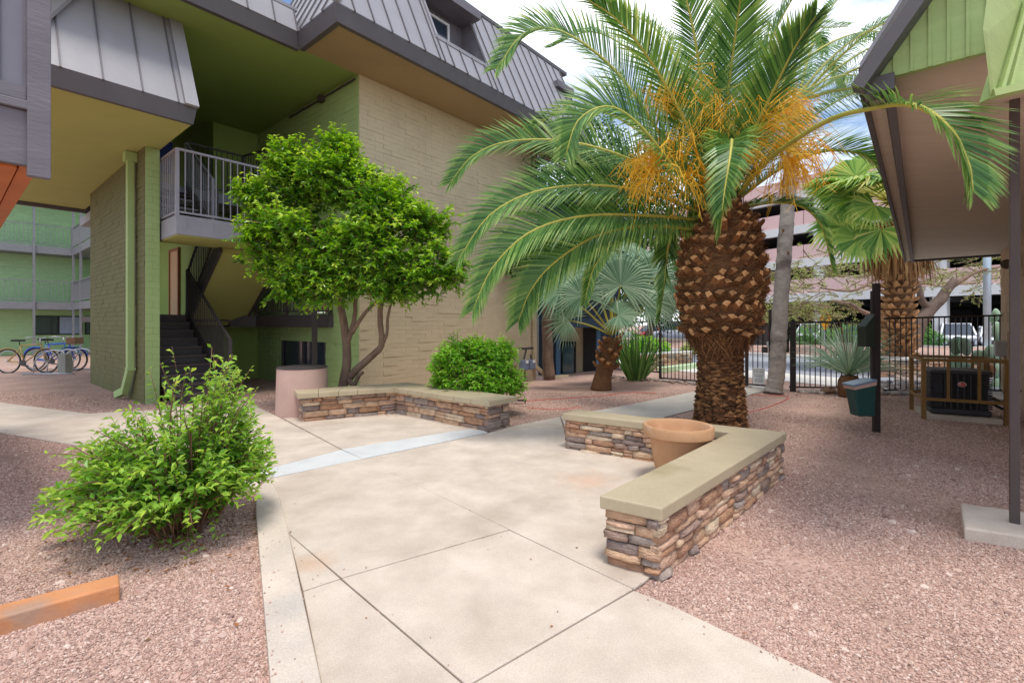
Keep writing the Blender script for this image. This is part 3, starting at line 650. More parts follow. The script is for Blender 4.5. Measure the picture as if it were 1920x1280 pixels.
# return slope on the left end of the eave, with close ribs
ret = lambda b, z: E(EA0 - .07 + KS * (z - zb), b, z)
nrmR = (E(-1, 0, 0) + V((0, 0, KS))).normalized()
bq = EB - .07; nr = 8
for i in range(nr):
    b0_, b1_ = bq + i * .42, bq + (i + 1) * .42
    zt0, zt1 = min(TOPZ, zb + (b0_ - bq) / KS), min(TOPZ, zb + (b1_ - bq) / KS)
    pl = [ret(b0_ + .002, zb), ret(b1_ - .002, zb), ret(b1_ - .002, zt1), ret(b0_ + .002, zt0)]
    if zt0 <= zb + .01: pl = pl[:3]
    pn = quick('roof_panel', M_metal, bld, lambda q: q.prism(pl, nrmR * .012)); quick('seam', M_seam, pn, lambda q: q.bar(ret(b1_, zb - .02) + nrmR * .02, ret(b1_, zt1) + nrmR * .02, .018, .045, nrmR))
quick('hip_trim', M_metal, bld, lambda q: q.bar(slp(EA0 - .07, zb) + nrmS * .03, E(EA0 - .07 + KS * (TOPZ - zb), bs0 + KS * (TOPZ - zb), TOPZ), .14, .04, (nrmS + nrmR)))
quick('ridge_trim', M_fascia, bld, lambda q: q.box(E(EA0 + 1.1, bs0 + KS * (TOPZ - zb) - .05, TOPZ - .02), AU * 8, AV * .5, AZ * .1))
quick('teal_duct', mat('teal_metal', srgb(60, 110, 122), .45, .06, 3), bld, lambda q: q.tube([E(7.2, bs0 + 1.65, TOPZ + .2), E(9.5, bs0 + 1.55, TOPZ + .2)], .16, 12))
# low parapet strip over the stair opening
PZ = zb + .5
for i in range(9):
    a0, a1 = .2 + i * .49, .2 + (i + 1) * .49
    a1 = min(a1, EA0 - .08)
    pt = lambda a, z: E(a, B0 - .03 + .35 * (z - zb), z)
    nP = (E(0, -1, 0) + V((0, 0, .35))).normalized()
    pn = quick('parapet_panel', M_metal, bld, lambda q: q.prism([pt(a0 + .002, zb), pt(a1 - .002, zb), pt(a1 - .002, PZ), pt(a0 + .002, PZ)], nP * .012)); quick('seam', M_seam, pn, lambda q: q.bar(pt(a1, zb - .02) + nP * .02, pt(a1, PZ) + nP * .02, .018, .045, nP))
quick('parapet_cap', M_metal, bld, lambda q: q.box(E(0, B0 + .12, PZ), AU * EA0, AV * .4, AZ * .06)); quick('parapet_core', M_fascia, bld, lambda q: q.box(E(0, B0 + .25, zb - .1), AU * EA0, AV * .3, AZ * .55))
# recessed dormer window
WB = bs0 + KS * (SZ - zb) + .95
dm = quick('dormer', M_greywood, bld, lambda q: (q.add([slp(DA0, SZ), slp(DA1, SZ), E(DA1, WB, SZ), E(DA0, WB, SZ)], [(0, 1, 2, 3)]), q.add([slp(DA0, SZ), E(DA0, WB, SZ), E(DA0, WB, DT), slp(DA0, DT)], [(0, 1, 2, 3)]), q.add([slp(DA1, SZ), E(DA1, WB, SZ), E(DA1, WB, DT), slp(DA1, DT)], [(0, 1, 2, 3)]),
    q.box(E(DA0, WB, SZ), AU * (DA1 - DA0), AV * .1, AZ * (DT - SZ))))
quick('overhang', M_greywood, dm, lambda q: q.box(E(DA0 - .04, bs0 + KS * (DT - zb) - .32, DT), AU * (DA1 - DA0 + .08), AV * 1.4, AZ * .2), bev=.01)
quick('sill', M_metal, dm, lambda q: q.bar(slp(DA0 - .05, SZ - .03) + nrmS * .03, slp(DA1 + .05, SZ - .03) + nrmS * .03, .03, .08, AZ))
quick('side_trim', M_metal, dm, lambda q: (q.bar(slp(DA0, SZ) + nrmS * .03, slp(DA0, DT) + nrmS * .03, .06, .05, nrmS), q.bar(slp(DA1, SZ) + nrmS * .03, slp(DA1, DT) + nrmS * .03, .06, .05, nrmS)))
quick('pane', M_glass, dm, lambda q: q.box(E(DA0 + .18, WB - .03, SZ + .12), AU * 1.0, AV * .02, AZ * (DT - SZ - .3)))
quick('window_frame', M_white, dm, lambda q: (q.box(E(DA0 + .12, WB - .06, SZ + .06), AU * .06, AV * .05, AZ * (DT - SZ - .18)), q.box(E(DA0 + 1.18, WB - .06, SZ + .06), AU * .06, AV * .05, AZ * (DT - SZ - .18)), q.box(E(DA0 + .18, WB - .06, DT - .18), AU * 1.0, AV * .05, AZ * .06), q.box(E(DA0 + .18, WB - .06, SZ + .06), AU * 1.0, AV * .05, AZ * .06)))
# second, farther dormer peeping past the fronds
quick('far_dormer', M_greywood, bld, lambda q: q.box(E(12.4, bs0 + .6, 8.95), AU * .9, AV * 1.0, AZ * .22), bev=.02)
# downspout and gas meter on the far end of the beige wall
eb = quick('downspout', M_beige, bld, lambda q: (q.bar(E(A1W - .17, B0 - .1, .2), E(A1W - .17, B0 - .1, CEIL), .13, .1, AV), q.bar(E(A1W - .17, B0 - .1, .24), E(A1W + .36, B0 - .24, -.16), .129, .099, AZ), q.bar(E(A1W + .3, B0 - .23, -.16), E(A1W + 1.1, B0 - .5, -.17), .128, .098, AZ)), bev=.006)
gm = thing('gas_meter', E(A1W - .78, B0 - .28, gz(*E(A1W - .78, B0 - .28).xy)), 'pair of grey gas meters on the beige block wall', 'gas meter')
gp = E(A1W - .78, B0 - .28)
for k in (-.17, .17):
    o = quick('meter_body', mat('meter_grey', srgb(112, 122, 144), .5, .08, 4), gm, lambda q: q.cbox(E(A1W - .78 + k, B0 - .28, .32), .14, .09, .15, AU, AV), bev=.03)
    quick('meter_dial', M_white, o, lambda q: q.cbox(E(A1W - .78 + k + .04, B0 - .375, .42), .06, .008, .045, AU, AV))
quick('meter_pipe', M_steel, gm, lambda q: (q.tube([E(A1W - .9, B0 - .28, -.3), E(A1W - .9, B0 - .28, .2)], .025), q.tube([E(A1W - .95, B0 - .28, .5), E(A1W - .85, B0 - .28, .75), E(A1W - .85, B0 - .28, .82)], .03), q.tube([E(A1W - 1.15, B0 - .28, .82), E(A1W - .5, B0 - .28, .82)], .035), q.tube([E(A1W - .61, B0 - .28, .45), E(A1W - .61, B0 - .28, .62)], .025)))

# navy section set back beyond the beige wall
nb = thing('navy_building', E(13.5, 10.3, -.2), 'navy blue apartment section with sliding glass door behind the fan palm', 'building')
def navy(x0, x1, y0, y1, Yd, th=.12): return (P(x0, y1, Yd), P(x1, y1, Yd) - P(x0, y1, Yd), P(x0, y0, Yd) - P(x0, y1, Yd))
def nbx(name, mt, x0, x1, y0, y1, Yd, th=.2, par=nb, **k):
    o, dx, dz = navy(x0, x1, y0, y1, Yd); return quick(name, mt, par, lambda q: q.box(o, dx, V((0, th, 0)), dz), **k)
nbx('siding_wall', M_navy, 1008, 1160, 380, 722, 17.6)
nbx('side_panel', M_navy, 1010, 1043, 596, 716, 16.6, .5)
nbx('corner_post', M_blue_trim, 1043, 1051, 596, 714, 16.4, .16)
nbx('corner_post', M_blue_trim, 1119, 1126, 610, 708, 15.9, .16)
nbx('patio_wall', M_beige, 1051, 1094, 612, 712, 17.0, .2)
dg = nbx('sliding_door', M_void, 1047, 1080, 640, 706, 16.8, .1)
nbx('pane', M_glass_t, 1055, 1076, 645, 702, 16.75, .04, dg)
nbx('patio_void', M_void, 1094, 1119, 612, 712, 16.9, .2)
nbx('balcony_slab', M_navy, 1040, 1150, 597, 614, 15.6, 1.2)
q = MB()
for i in range(26): q.tube([P(1042 + i * 4.2, 597, 15.65), P(1042 + i * 4.2, 545, 15.65)], .012, 4)
q.bar(P(1040, 545, 15.65), P(1150, 545, 15.65), .04, .04); stuff(q.build('balcony_railing', M_black, nb))

# ================================================================ STAIRCASE
st = thing('staircase', E(3.3, 11.2), 'dark steel switchback stair with railings rising between green walls', 'staircase')
def guard(root, p, q_, h, mt, pk=.115, low=.09, w=.045, post0=True, post1=True, n=None):
    """guard rail with rails, end posts and single balusters; p,q at floor level"""
    p, q_ = V(p), V(q_); d = q_ - p; Ld = V((d.x, d.y, 0)).length
    quick('top_rail', mt, root, lambda k: k.bar(p + AZ * h, q_ + AZ * h, w, .04)); quick('bottom_rail', mt, root, lambda k: k.bar(p + AZ * low, q_ + AZ * low, .035, .035))
    if post0: quick('post', mt, root, lambda k: k.bar(p - AZ * .02, p + AZ * (h + .01), .06, .06, AU))
    if post1: quick('post', mt, root, lambda k: k.bar(q_ - AZ * .02, q_ + AZ * (h + .01), .06, .06, AU))
    nb_ = max(2, int(Ld / pk)); bm = MB(); bm.box(V((-.008, -.008, 0)), V((.016, 0, 0)), V((0, .016, 0)), AZ * (h - low)); me_ = bm.mesh('baluster', mt); an = math.atan2(d.y, d.x)
    for i in range(1, nb_): inst('baluster', me_, root, p.lerp(q_, i / nb_) + AZ * low, (0, 0, an))
LAND = 1.78; NB = 13.5; TR = .28
SA0, SA1 = 2.84, 3.82
nst = 9; rise = LAND / 10
for i in range(1, 10):
    b = NB - (10 - i) * TR
    tr = quick('tread', M_tread, st, lambda q: q.box(E(SA0, b - .02, rise * i - .04), AU * (SA1 - SA0), AV * (TR + .02), AZ * .04), bev=.008)
    quick('riser', M_steel, tr, lambda q: q.box(E(SA0, b + .015, rise * (i - 1)), AU * (SA1 - SA0 - .002), AV * .015, AZ * (rise - .041)))
quick('riser', M_steel, st, lambda q: q.box(E(SA0, NB - .0, rise * 9), AU * (SA1 - SA0), AV * .015, AZ * (rise - .15)))
quick('stringer', M_steel, st, lambda q: q.bar(E(SA1 + .03, NB - 9.6 * TR, -.02), E(SA1 + .03, NB + .1, LAND + .02), .05, .3))
guard(st, E(SA1 + .03, NB - 9.5 * TR, .15), E(SA1 + .03, NB, LAND), 1.08, M_steel, pk=.115)
quick('landing', M_tread, st, lambda q: q.box(E(SA0, NB, LAND - .16), AU * (4.79 - SA0), AV * 6.5, AZ * .16))
quick('walkway', M_steel, st, lambda q: q.prism([E(4.8, 13.55, LAND - .3), E(5.3, 13.2, LAND - .3), E(5.5, 11.9, LAND - .3), E(5.86, 10.55, LAND - .3), E(5.94, 10.5, LAND - .3), E(5.94, 14.68, LAND - .3), E(4.8, 14.68, LAND - .3)], .3))
guard(st, E(5.3, 13.2, LAND), E(5.5, 11.9, LAND), 1.08, M_steel); guard(st, E(5.5, 11.9, LAND), E(5.88, 10.55, LAND), 1.08, M_steel, post0=False)
guard(st, E(2.86, NB + .02, LAND), E(2.9, NB + 3.0, LAND), 1.08, M_steel)
HL = 3.40; HB0, HB1 = 10.55, 11.75
HA1 = 5.2
# second flight, back towards the viewer
n2s = 9; FB0 = 13.6
for i in range(1, n2s):
    b = FB0 - i * (FB0 - HB1) / n2s; z = LAND + (HL - LAND) * i / n2s
    quick('tread', M_tread, st, lambda q: q.box(E(3.93, b, z - .04), AU * 1.2, AV * -.22, AZ * .04))
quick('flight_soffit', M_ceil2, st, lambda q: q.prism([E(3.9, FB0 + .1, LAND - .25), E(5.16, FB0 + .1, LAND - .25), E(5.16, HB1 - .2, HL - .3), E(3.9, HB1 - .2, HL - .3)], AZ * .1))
quick('stringer', M_steel, st, lambda q: (q.bar(E(3.9, FB0 + .1, LAND - .12), E(3.9, HB1 - .2, HL - .15), .05, .32), q.bar(E(5.18, FB0 + .1, LAND - .12), E(5.18, HB1 - .2, HL - .15), .05, .32)))
guard(st, E(3.9, FB0, LAND + .05), E(3.9, HB1, HL + .05), 1.05, M_steel)
# half landing with its grey guard rail
quick('half_landing', M_steel_l, st, lambda q: q.box(E(2.83, HB0, HL - .17), AU * (HA1 - 2.83), AV * (HB1 - HB0), AZ * .36), bev=.006)
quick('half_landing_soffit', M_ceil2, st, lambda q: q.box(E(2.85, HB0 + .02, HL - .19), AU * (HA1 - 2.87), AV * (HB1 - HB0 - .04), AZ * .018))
hf = HL + .2
guard(st, E(2.85, HB0 + .03, hf), E(HA1, HB0 + .03, hf), 1.22, M_steel_l, pk=.125, low=.05); guard(st, E(2.85, HB0 + .03, hf), E(2.85, HB1, hf), 1.22, M_steel_l, pk=.11, low=.05, post0=False)
quick('edge_angle', M_steel_l, st, lambda q: [q.box(E(3.0 + k * .45, HB0 - .006, HL - .06), AU * .012, AV * .01, AZ * .2) for k in range(5)])
for (a_, b_1) in ((2.86, 13.0), (5.42, 10.42)):
    quick('column', M_steel, st, lambda q: q.box(E(a_, b_1, -.3), AU * .09, AV * .09, AZ * (HL + .12)))
# third flight up to the top floor
for i in range(1, 9):
    b = HB1 + i * .2; z = hf + (4.85 - hf) * i / 9
    quick('tread', M_tread if i % 2 else M_steel_l, st, lambda q: q.box(E(2.9, b, z - .04), AU * .9, AV * .22, AZ * .04))
quick('stringer', M_steel_l, st, lambda q: q.bar(E(3.83, HB1, hf - .02), E(3.83, NB + .1, 4.85), .05, .24)); guard(st, E(3.83, HB1 + .02, hf + .1), E(3.83, NB, 4.9), 1.0, M_steel_l)
TF = 4.85
quick('upper_floor', M_steel_l, st, lambda q: (q.box(E(2.82, NB, TF - .25), AU * 1.97, AV * 6.5, AZ * .25), q.prism([E(4.79, 13.5, TF - .25), E(5.1, 13.5, TF - .25), E(5.4, 11.9, TF - .25), E(5.86, 10.55, TF - .25), E(5.94, 10.5, TF - .25), E(5.94, 14.68, TF - .25), E(4.79, 14.68, TF - .25)], .25)))
guard(st, E(3.86, NB, TF), E(5.1, NB, TF), 1.08, M_steel); guard(st, E(5.1, NB, TF), E(5.4, 11.9, TF), 1.08, M_steel, post0=False)
# dark blue tarp hung over the upper rail
tp = tag(quick('blue_tarp', mat('navy_tarp', srgb(24, 38, 92), .6, .2, 8, .4, 14), None, lambda q: q.add([E(3.0, 13.2, 5.0), E(3.45, 13.2, 5.05), E(3.5, 13.3, 5.75), E(3.2, 13.25, 5.95), E(3.0, 13.15, 5.8), E(3.0, 13.35, 5.0), E(3.45, 13.35, 5.05), E(3.5, 13.4, 5.75), E(3.2, 13.4, 5.95), E(3.0, 13.35, 5.8)], [(0, 1, 2, 3, 4), (9, 8, 7, 6, 5), (0, 5, 6, 1), (1, 6, 7, 2), (2, 7, 8, 3), (3, 8, 9, 4), (4, 9, 5, 0)])), 'dark blue tarp bundled behind the upper stair railing', 'tarp')
# ================================================================ FAR GREEN BLOCK (left, across the court)
fb = thing('apartment_building', E(3, 34.9), 'distant green apartment block with grey balcony walkways behind the bicycles', 'building')
M_fgreen = mat('far_green_block', srgb(164, 200, 150), .7, .1, 1.4, .3, 6, stretch=(1, 1, 4), bdist=.03)
FB = 34.9
M_far_steel = mat('far_grey_steel', srgb(128, 128, 134), .5, .08, 3)
block_wall(fb, 'wall', M_fgreen, E(-4.5, FB), E(11.5, FB), 0, 9.4, course=.2, Ln=.6, nmax=150, proud=(0, 0, 0, .01, .02), seed=21, focus=E(3.4, FB, 2))
quick('side_wall', M_fgreen, fb, lambda q: q.box(E(6.1, 25, 0), AU * .3, AV * 9.8, AZ * 9.4))
for zf in (2.3, 5.1):
    quick('walkway', M_far_steel, fb, lambda q: (q.box(E(-4.5, FB - 1.4, zf), AU * 8.9, AV * 1.36, AZ * .36)))
    quick('side_walkway', M_far_steel, fb, lambda q: q.box(E(4.42, 25.5, zf), AU * 1.64, AV * (FB - 25.55), AZ * .355))
    guard(fb, E(-4.4, FB - 1.36, zf + .36), E(4.4, FB - 1.36, zf + .36), 1.06, M_far_steel, pk=.16, low=.1)
    guard(fb, E(4.45, FB - 1.36, zf + .36), E(4.45, 25.6, zf + .36), 1.06, M_far_steel, pk=.13, low=.1)
for a_, b_ in ((2.95, FB - 1.4), (-1.2, FB - 1.4), (4.4, FB - 1.45), (4.4, 31.4), (4.4, 28.6), (4.75, FB - 1.0)):
    quick('post', M_far_steel, fb, lambda q: q.box(E(a_, b_ - .08, 0), AU * .09, AV * .09, AZ * 8.6))
quick('roof', M_fascia, fb, lambda q: q.box(E(-5, FB - 1.8, 8.4), AU * 12, AV * 6, AZ * .35))
for a_, w_, z_ in ((3.1, 1.9, 1.0), (5.1, .7, 1.0)):
    fw = quick('window', M_void, fb, lambda q: q.box(E(a_, FB - .07, z_), AU * w_, AV * .06, AZ * 1.0))
    quick('pane', M_glass, fw, lambda q: q.box(E(a_ + .06, FB - .09, z_ + .06), AU * (w_ / 2 - .1), AV * .02, AZ * .88)); quick('pane', mat('curtained_glass', srgb(150, 164, 188), .2, .1, 3, stretch=(6, 6, 1)), fw, lambda q: q.box(E(a_ + w_ / 2 + .04, FB - .09, z_ + .06), AU * (w_ / 2 - .1), AV * .02, AZ * .88))

# ================================================================ RAISED DECK, upper left
dk = thing('raised_deck', E(.0, 6), 'grey boarded upper deck with orange stained joists at the upper left', 'deck')
DKZ = 2.6; DA, DB = .43, 4.52
quick('fascia_board', M_greywood, dk, lambda q: q.box(E(-3.2, DB, DKZ), AU * (3.2 + DA - .02), AV * .05, AZ * .36), bev=.006)
quick('cap_board', M_greywood, dk, lambda q: q.box(E(-3.2, DB - .03, DKZ + .362), AU * (3.2 + DA - .01), AV * .1, AZ * .06), bev=.008)
quick('corner_post', M_greywood, dk, lambda q: q.box(E(DA - .06, DB - .035, DKZ - .07), AU * .115, AV * .06, AZ * 3.6), bev=.005)
quick('rim_beam', M_orange, dk, lambda q: q.box(E(DA - .2, DB + .06, DKZ - .02), AU * .1, AV * 5.2, AZ * .3), bev=.005)
quick('rim_beam', M_orange, dk, lambda q: q.box(E(DA - .09, DB + .06, DKZ - .0), AU * .09, AV * 5.2, AZ * .32), bev=.005)
for i in range(7):
    quick('joist', M_orange, dk, lambda q: q.box(E(-3.2, DB + .55 + i * .62, DKZ + .02), AU * 3.42, AV * .06, AZ * .24), bev=.004)
quick('decking', M_orange, dk, lambda q: q.box(E(-3.2, DB + .055, DKZ + .27), AU * (3.2 + DA), AV * 5.2, AZ * .05))
quick('screen_frame', M_greywood, dk, lambda q: (q.box(E(-3, DB + .0, DKZ + .43), AU * 3.37, AV * .06, AZ * .09), q.box(E(.355, DB + .01, DKZ + .52), AU * .03, AV * .05, AZ * 3), q.box(E(.225, DB + .01, DKZ + .522), AU * .025, AV * .05, AZ * 3)), bev=.004)
M_screen = mat('grey_screen', srgb(120, 118, 126), .35, .1, 2, spec=.5)
quick('screen_panel', M_screen, dk, lambda q: q.box(E(-2.9, DB + .03, DKZ + .53), AU * 3.28, AV * .02, AZ * 3))
quick('deck_post', M_greywood, dk, lambda q: q.box(E(DA - 1.2, DB + 3.9, 0), AU * .12, AV * .12, AZ * 2.9))

# orange landscape timber lying on the gravel
bt = MB(); e0 = V((-2.195, 2.706, 0)); dT = V((-.76, -.65, 0)).normalized(); nT = V((-dT.y, dT.x, 0)) * -1
bt.box(e0 + V((0, 0, -.03)), dT * 3.2, nT * .16, AZ * .125)
M_timber = mat('orange_timber', srgb(200, 138, 94), .75, .12, 2.5, .5, 22, blotch=(srgb(176, 140, 118), 4.0, .48, .62))
tag(bt.build('landscape_timber', M_timber, None, bev=.01), 'orange painted beam edging the gravel at the lower left', 'beam')

# ================================================================ RIGHT BUILDING WITH PORCH
rb = thing('porch_building', E(8, -1.4), 'low building at right with green siding gable and brown porch soffit', 'building')
RZ = 3.2; RA0, RA1, RBe, RBw = 4.07, 16.1, .29, -1.41
quick('soffit', M_brsoff, rb, lambda q: q.prism([E(RA0 + .02, RBe - .14, RZ), E(RA1, RBe - .14, RZ), E(RA1, -3.2, RZ), E(RA0 + .02, -3.2, RZ)], .1))
quick('fascia_trim', M_fascia, rb, lambda q: q.box(E(RA0 - .02, RBe - .15, RZ - .07), AU * (RA1 - RA0), AV * .05, AZ * .08))
quick('gutter_board', M_brsoff, rb, lambda q: q.prism([E(RA0 + .1, RBe - .09, RZ - .02), E(RA0 + .1, RBe, RZ - .02), E(RA1, RBe, RZ - .02), E(RA1, RBe - .09, RZ - .02)], .1))
quick('gutter_edge', M_steel, rb, lambda q: q.box(E(RA0 - .02, RBe, RZ - .06), AU * (RA1 - RA0), AV * .035, AZ * .16))
quick('end_trim', M_steel, rb, lambda q: q.box(E(RA1 - .02, -3.2, RZ - .05), AU * .05, AV * 3.4, AZ * .06))
quick('mansard_slope', M_metal, rb, lambda q: q.prism([E(RA0, RBe + .03, RZ + .1), E(RA1, RBe + .03, RZ + .1), E(RA1, RBe - 1.4, RZ + 2.4), E(RA0, RBe - 1.4, RZ + 2.4)], V((0, 0, .04))))
quick('rake_trim', M_fascia, rb, lambda q: q.bar(E(RA0 - .09, RBe + .03, RZ - .08), E(RA0 - .09, RBe - 1.5, RZ + 2.15), .15, .08, AV))
quick('corner_return', M_fascia, rb, lambda q: q.box(E(RA0 - .06, RBe - .16, RZ - .115), AU * .14, AV * .16, AZ * .11), bev=.004)
# board and batten siding, one board at a time
for i in range(10):
    b1 = RBe - .07 - i * .088; zt = RZ + .02 + max(.03, (RBe - b1) * 1.42)
    bd = quick('siding_board', M_siding, rb, lambda q: q.prism([E(RA0, b1, RZ - .01), E(RA0, b1 - .086, RZ - .01), E(RA0, b1 - .086, min(RZ + 2, zt + .12)), E(RA0, b1, min(RZ + 2, zt))], AU * .04))
    quick('batten', M_siding, bd, lambda q: q.box(E(RA0 - .012, b1 - .008, RZ - .012), AV * .016, AU * .011, AZ * (min(RZ + 2, zt) - RZ)))
block_wall(rb, 'brick_wall', M_tan, E(RA1 - .4, RBw), E(6.2, RBw), 0, RZ, course=.2, Ln=.4, nmax=150, focus=E(12, RBw, 1.5), seed=31, proud=(0, .003, .01))
quick('end_wall', M_tan, rb, lambda q: q.box(E(RA1 - .42, RBw - .01, 0), AU * .2, AV * -2, AZ * RZ))
# green gable box over the post
w0, w1, w2, w3 = P(1843, 55, 2.5), P(1858, 180, 2.72), P(1914, -4, 2.78), P(1855, -40, 2.5)
quick('gable_panel', M_siding, rb, lambda q: q.prism([w0, w1, w2, w3], V((.05, .03, 0))))
quick('gable_back', M_siding, rb, lambda q: q.prism([w1 + V((.02, .03, 0)), P(1990, 150, 2.72) + V((.02, .03, 0)), P(1990, -40, 2.78) + V((.02, .03, 0)), w2 + V((.02, .03, 0))], V((0, .06, 0))))
quick('gable_batten', M_siding, rb, lambda q: [q.bar(P(1868 + k, 172 - k * .2, 2.72), P(1921 + k * .6, 0, 2.77), .02, .015, V((0, 1, 0))) for k in (10, 26)] + [q.bar(P(1860, 176, 2.72), P(1990, 146, 2.7), .035, .04)])
# slab and post
sl = [V((3.25, 3.476, 0)), V((3.667, 3.955, 0)), V((5.4, 2.95, 0)), V((4.98, 2.57, 0))]
quick('porch_slab', M_conc, rb, lambda q: q.prism([p + V((0, 0, -.05)) for p in sl], .142), bev=.012)
quick('post', M_brown_metal, rb, lambda q: q.cbox(V((3.70, 3.56, 1.76)), .027, .027, 1.67, AU, AV), bev=.004)
quick('flood_light', M_brown_metal, rb, lambda q: (q.tube([E(13.0, RBw - .0, 2.75), E(12.9, RBw + .14, 2.7)], .03), q.lathe(E(12.85, RBw + .2, 2.66), [(.05, 0), (.09, .16), (.08, .17)], 12, ax=(AV, V((0, 0, 1)), -AU))))
quick('meter_box', mat('grey_plastic', srgb(170, 166, 160), .5, .05, 3), rb, lambda q: q.cbox(E(14.2, RBw + .12, 1.05), .14, .12, .16, AU, AV), bev=.02)
quick('wall_conduit', M_tan, rb, lambda q: (q.tube([E(14.2, RBw + .08, 0), E(14.2, RBw + .08, .9)], .025), q.tube([E(13.9, RBw + .06, 0), E(13.9, RBw + .06, 1.4)], .02), q.tube([E(8.2, RBw + .1, 0), E(8.2, RBw + .1, 1.1), E(8.2, RBw + .02, 1.2)], .035)))
# coiled hose on the wall by the post
hz = MB(); hp = []
for k in range(60):
    a_ = k * .5; hp.append(E(8.35 + .14 * math.cos(a_) + .002 * k, RBw + .07 + .001 * k, .95 + .2 * math.sin(a_)))
hz.tube(hp, .012, 6)
tag(hz.build('garden_hose', mat('pale_hose', srgb(186, 196, 190), .5, .05, 4), None, smooth=True), 'pale coiled hose hanging on the wall behind the porch post', 'hose')

# ================================================================ AIR CONDITIONER AND GUARD FRAME
ac_o = V((6.85, 7.88, 0)); w = V((.86, -.51, 0)).normalized(); wn_ = V((-w.y, w.x, 0))      # w along the front, wn_ away
ac = thing('air_conditioner', ac_o + w * .45 + wn_ * .4, 'dark grey outdoor air conditioner with red oval badge inside brown frame', 'air conditioner')
ao = ac_o + wn_ * .12; AW, AD, AH = .75, .72, .70; z0 = .085
quick('pad', M_conc, ac, lambda q: q.box(ac_o - w * .08 + V((0, 0, -.02)), w * .92, wn_ * .95, AZ * .1), bev=.01)
body = quick('cabinet', M_void, ac, lambda q: q.box(ao + w * .05 + wn_ * .03 + AZ * z0, w * (AW - .1), wn_ * (AD - .06), AZ * AH))
quick('base', M_ac, ac, lambda q: q.box(ao + AZ * (z0 - .002), w * AW, wn_ * AD, AZ * .1), bev=.03)
quick('top', M_ac, ac, lambda q: q.box(ao - w * .012 - wn_ * .012 + AZ * (z0 + AH - .05), w * (AW + .024), wn_ * (AD + .024), AZ * .07), bev=.035, seg=3)
for k in range(6): quick('rib', M_ac, body, lambda q: q.box(ao + w * (.17 + k * .078) - wn_ * .002 + AZ * (z0 + .1), w * .022, wn_ * .03, AZ * (AH - .15)))
for sx in (0, AW - .15):
    for k in range(15): quick('louver', M_ac, body, lambda q: q.box(ao + w * sx - wn_ * .004 + AZ * (z0 + .12 + k * .036), w * .15, wn_ * .05, AZ * .02))
for k in range(15): quick('louver', M_ac, body, lambda q: q.box(ao - w * .004 + AZ * (z0 + .12 + k * .036), w * .04, wn_ * AD, AZ * .02))
bc = ao + w * .385 - wn_ * .012 + AZ * (z0 + .5)
bdg = quick('badge', mat('badge_rim', srgb(222, 196, 190), .4, .03, 3), ac, lambda q: q.lathe(bc, [(.001, 0), (.052, 0), (.052, .012), (.001, .014)], 24, ax=(w, V((0, 0, .78)), -wn_)))
quick('badge_face', M_red, bdg, lambda q: q.lathe(bc - wn_ * .013, [(.001, 0), (.043, 0), (.043, .003), (.001, .004)], 24, ax=(w, V((0, 0, .74)), -wn_)))
quick('badge_mark', mat('badge_pink', srgb(226, 160, 150), .4, .03, 3), bdg, lambda q: (q.box(bc - wn_ * .02 - w * .03 + AZ * -.005, w * .062, wn_ * .002, AZ * .011), q.box(bc - wn_ * .02 - w * .034 - AZ * .016, w * .02, wn_ * .002, AZ * .036)))
fr = thing('guard_frame', ac_o - w * .2 + wn_ * .1, 'brown angle iron guard frame standing around the air conditioner', 'frame')
fo = ac_o - w * .11 - wn_ * .03; FW, FD, FH = .99, 1.0, 1.0
for fx in (0, FW):
    for fd in (0, FD): quick('leg', M_acframe, fr, lambda q: (q.box(fo + w * (fx - .03) + wn_ * fd, w * .06, wn_ * .012, AZ * FH), q.box(fo + w * (fx - .03) + wn_ * (fd + .0122), w * .012, wn_ * .05, AZ * FH)))
for z_ in (FH + .001, .36):
    for (p_, d_) in ((fo - w * .03, w * (FW + .06)), (fo - w * .03 + wn_ * FD, w * (FW + .06))): quick('rail', M_acframe, fr, lambda q: q.box(p_ - wn_ * .004 + AZ * (z_ - .05), d_, wn_ * .014, AZ * .05))
    for fx in (0, FW): quick('rail', M_acframe, fr, lambda q: q.box(fo + w * (fx - .031) + wn_ * .05 + AZ * (z_ - .05), w * .014, wn_ * (FD - .05), AZ * .049))
for fx in (.30, .67): quick('stile', M_acframe, fr, lambda q: q.box(fo + w * (fx - .02) - wn_ * .008 + AZ * .36, w * .04, wn_ * .012, AZ * (FH - .36)))
quick('stile', M_acframe, fr, lambda q: q.box(fo + w * .8 + wn_ * (FD - .002) + AZ * .36, w * .04, wn_ * .012, AZ * (FH - .36)))
ht = MB(); ht.tube(catmull([ao + w * (AW + .01) + wn_ * .1 + AZ * .3, ao + w * (AW + .16) + wn_ * .08 + AZ * .22, ao + w * (AW + .3) + wn_ * .25 + AZ * .3, ao + w * (AW + .42) + wn_ * .4 + AZ * .5], 14), .02, 6)
ht.build('refrigerant_line', M_void, ac, smooth=True)

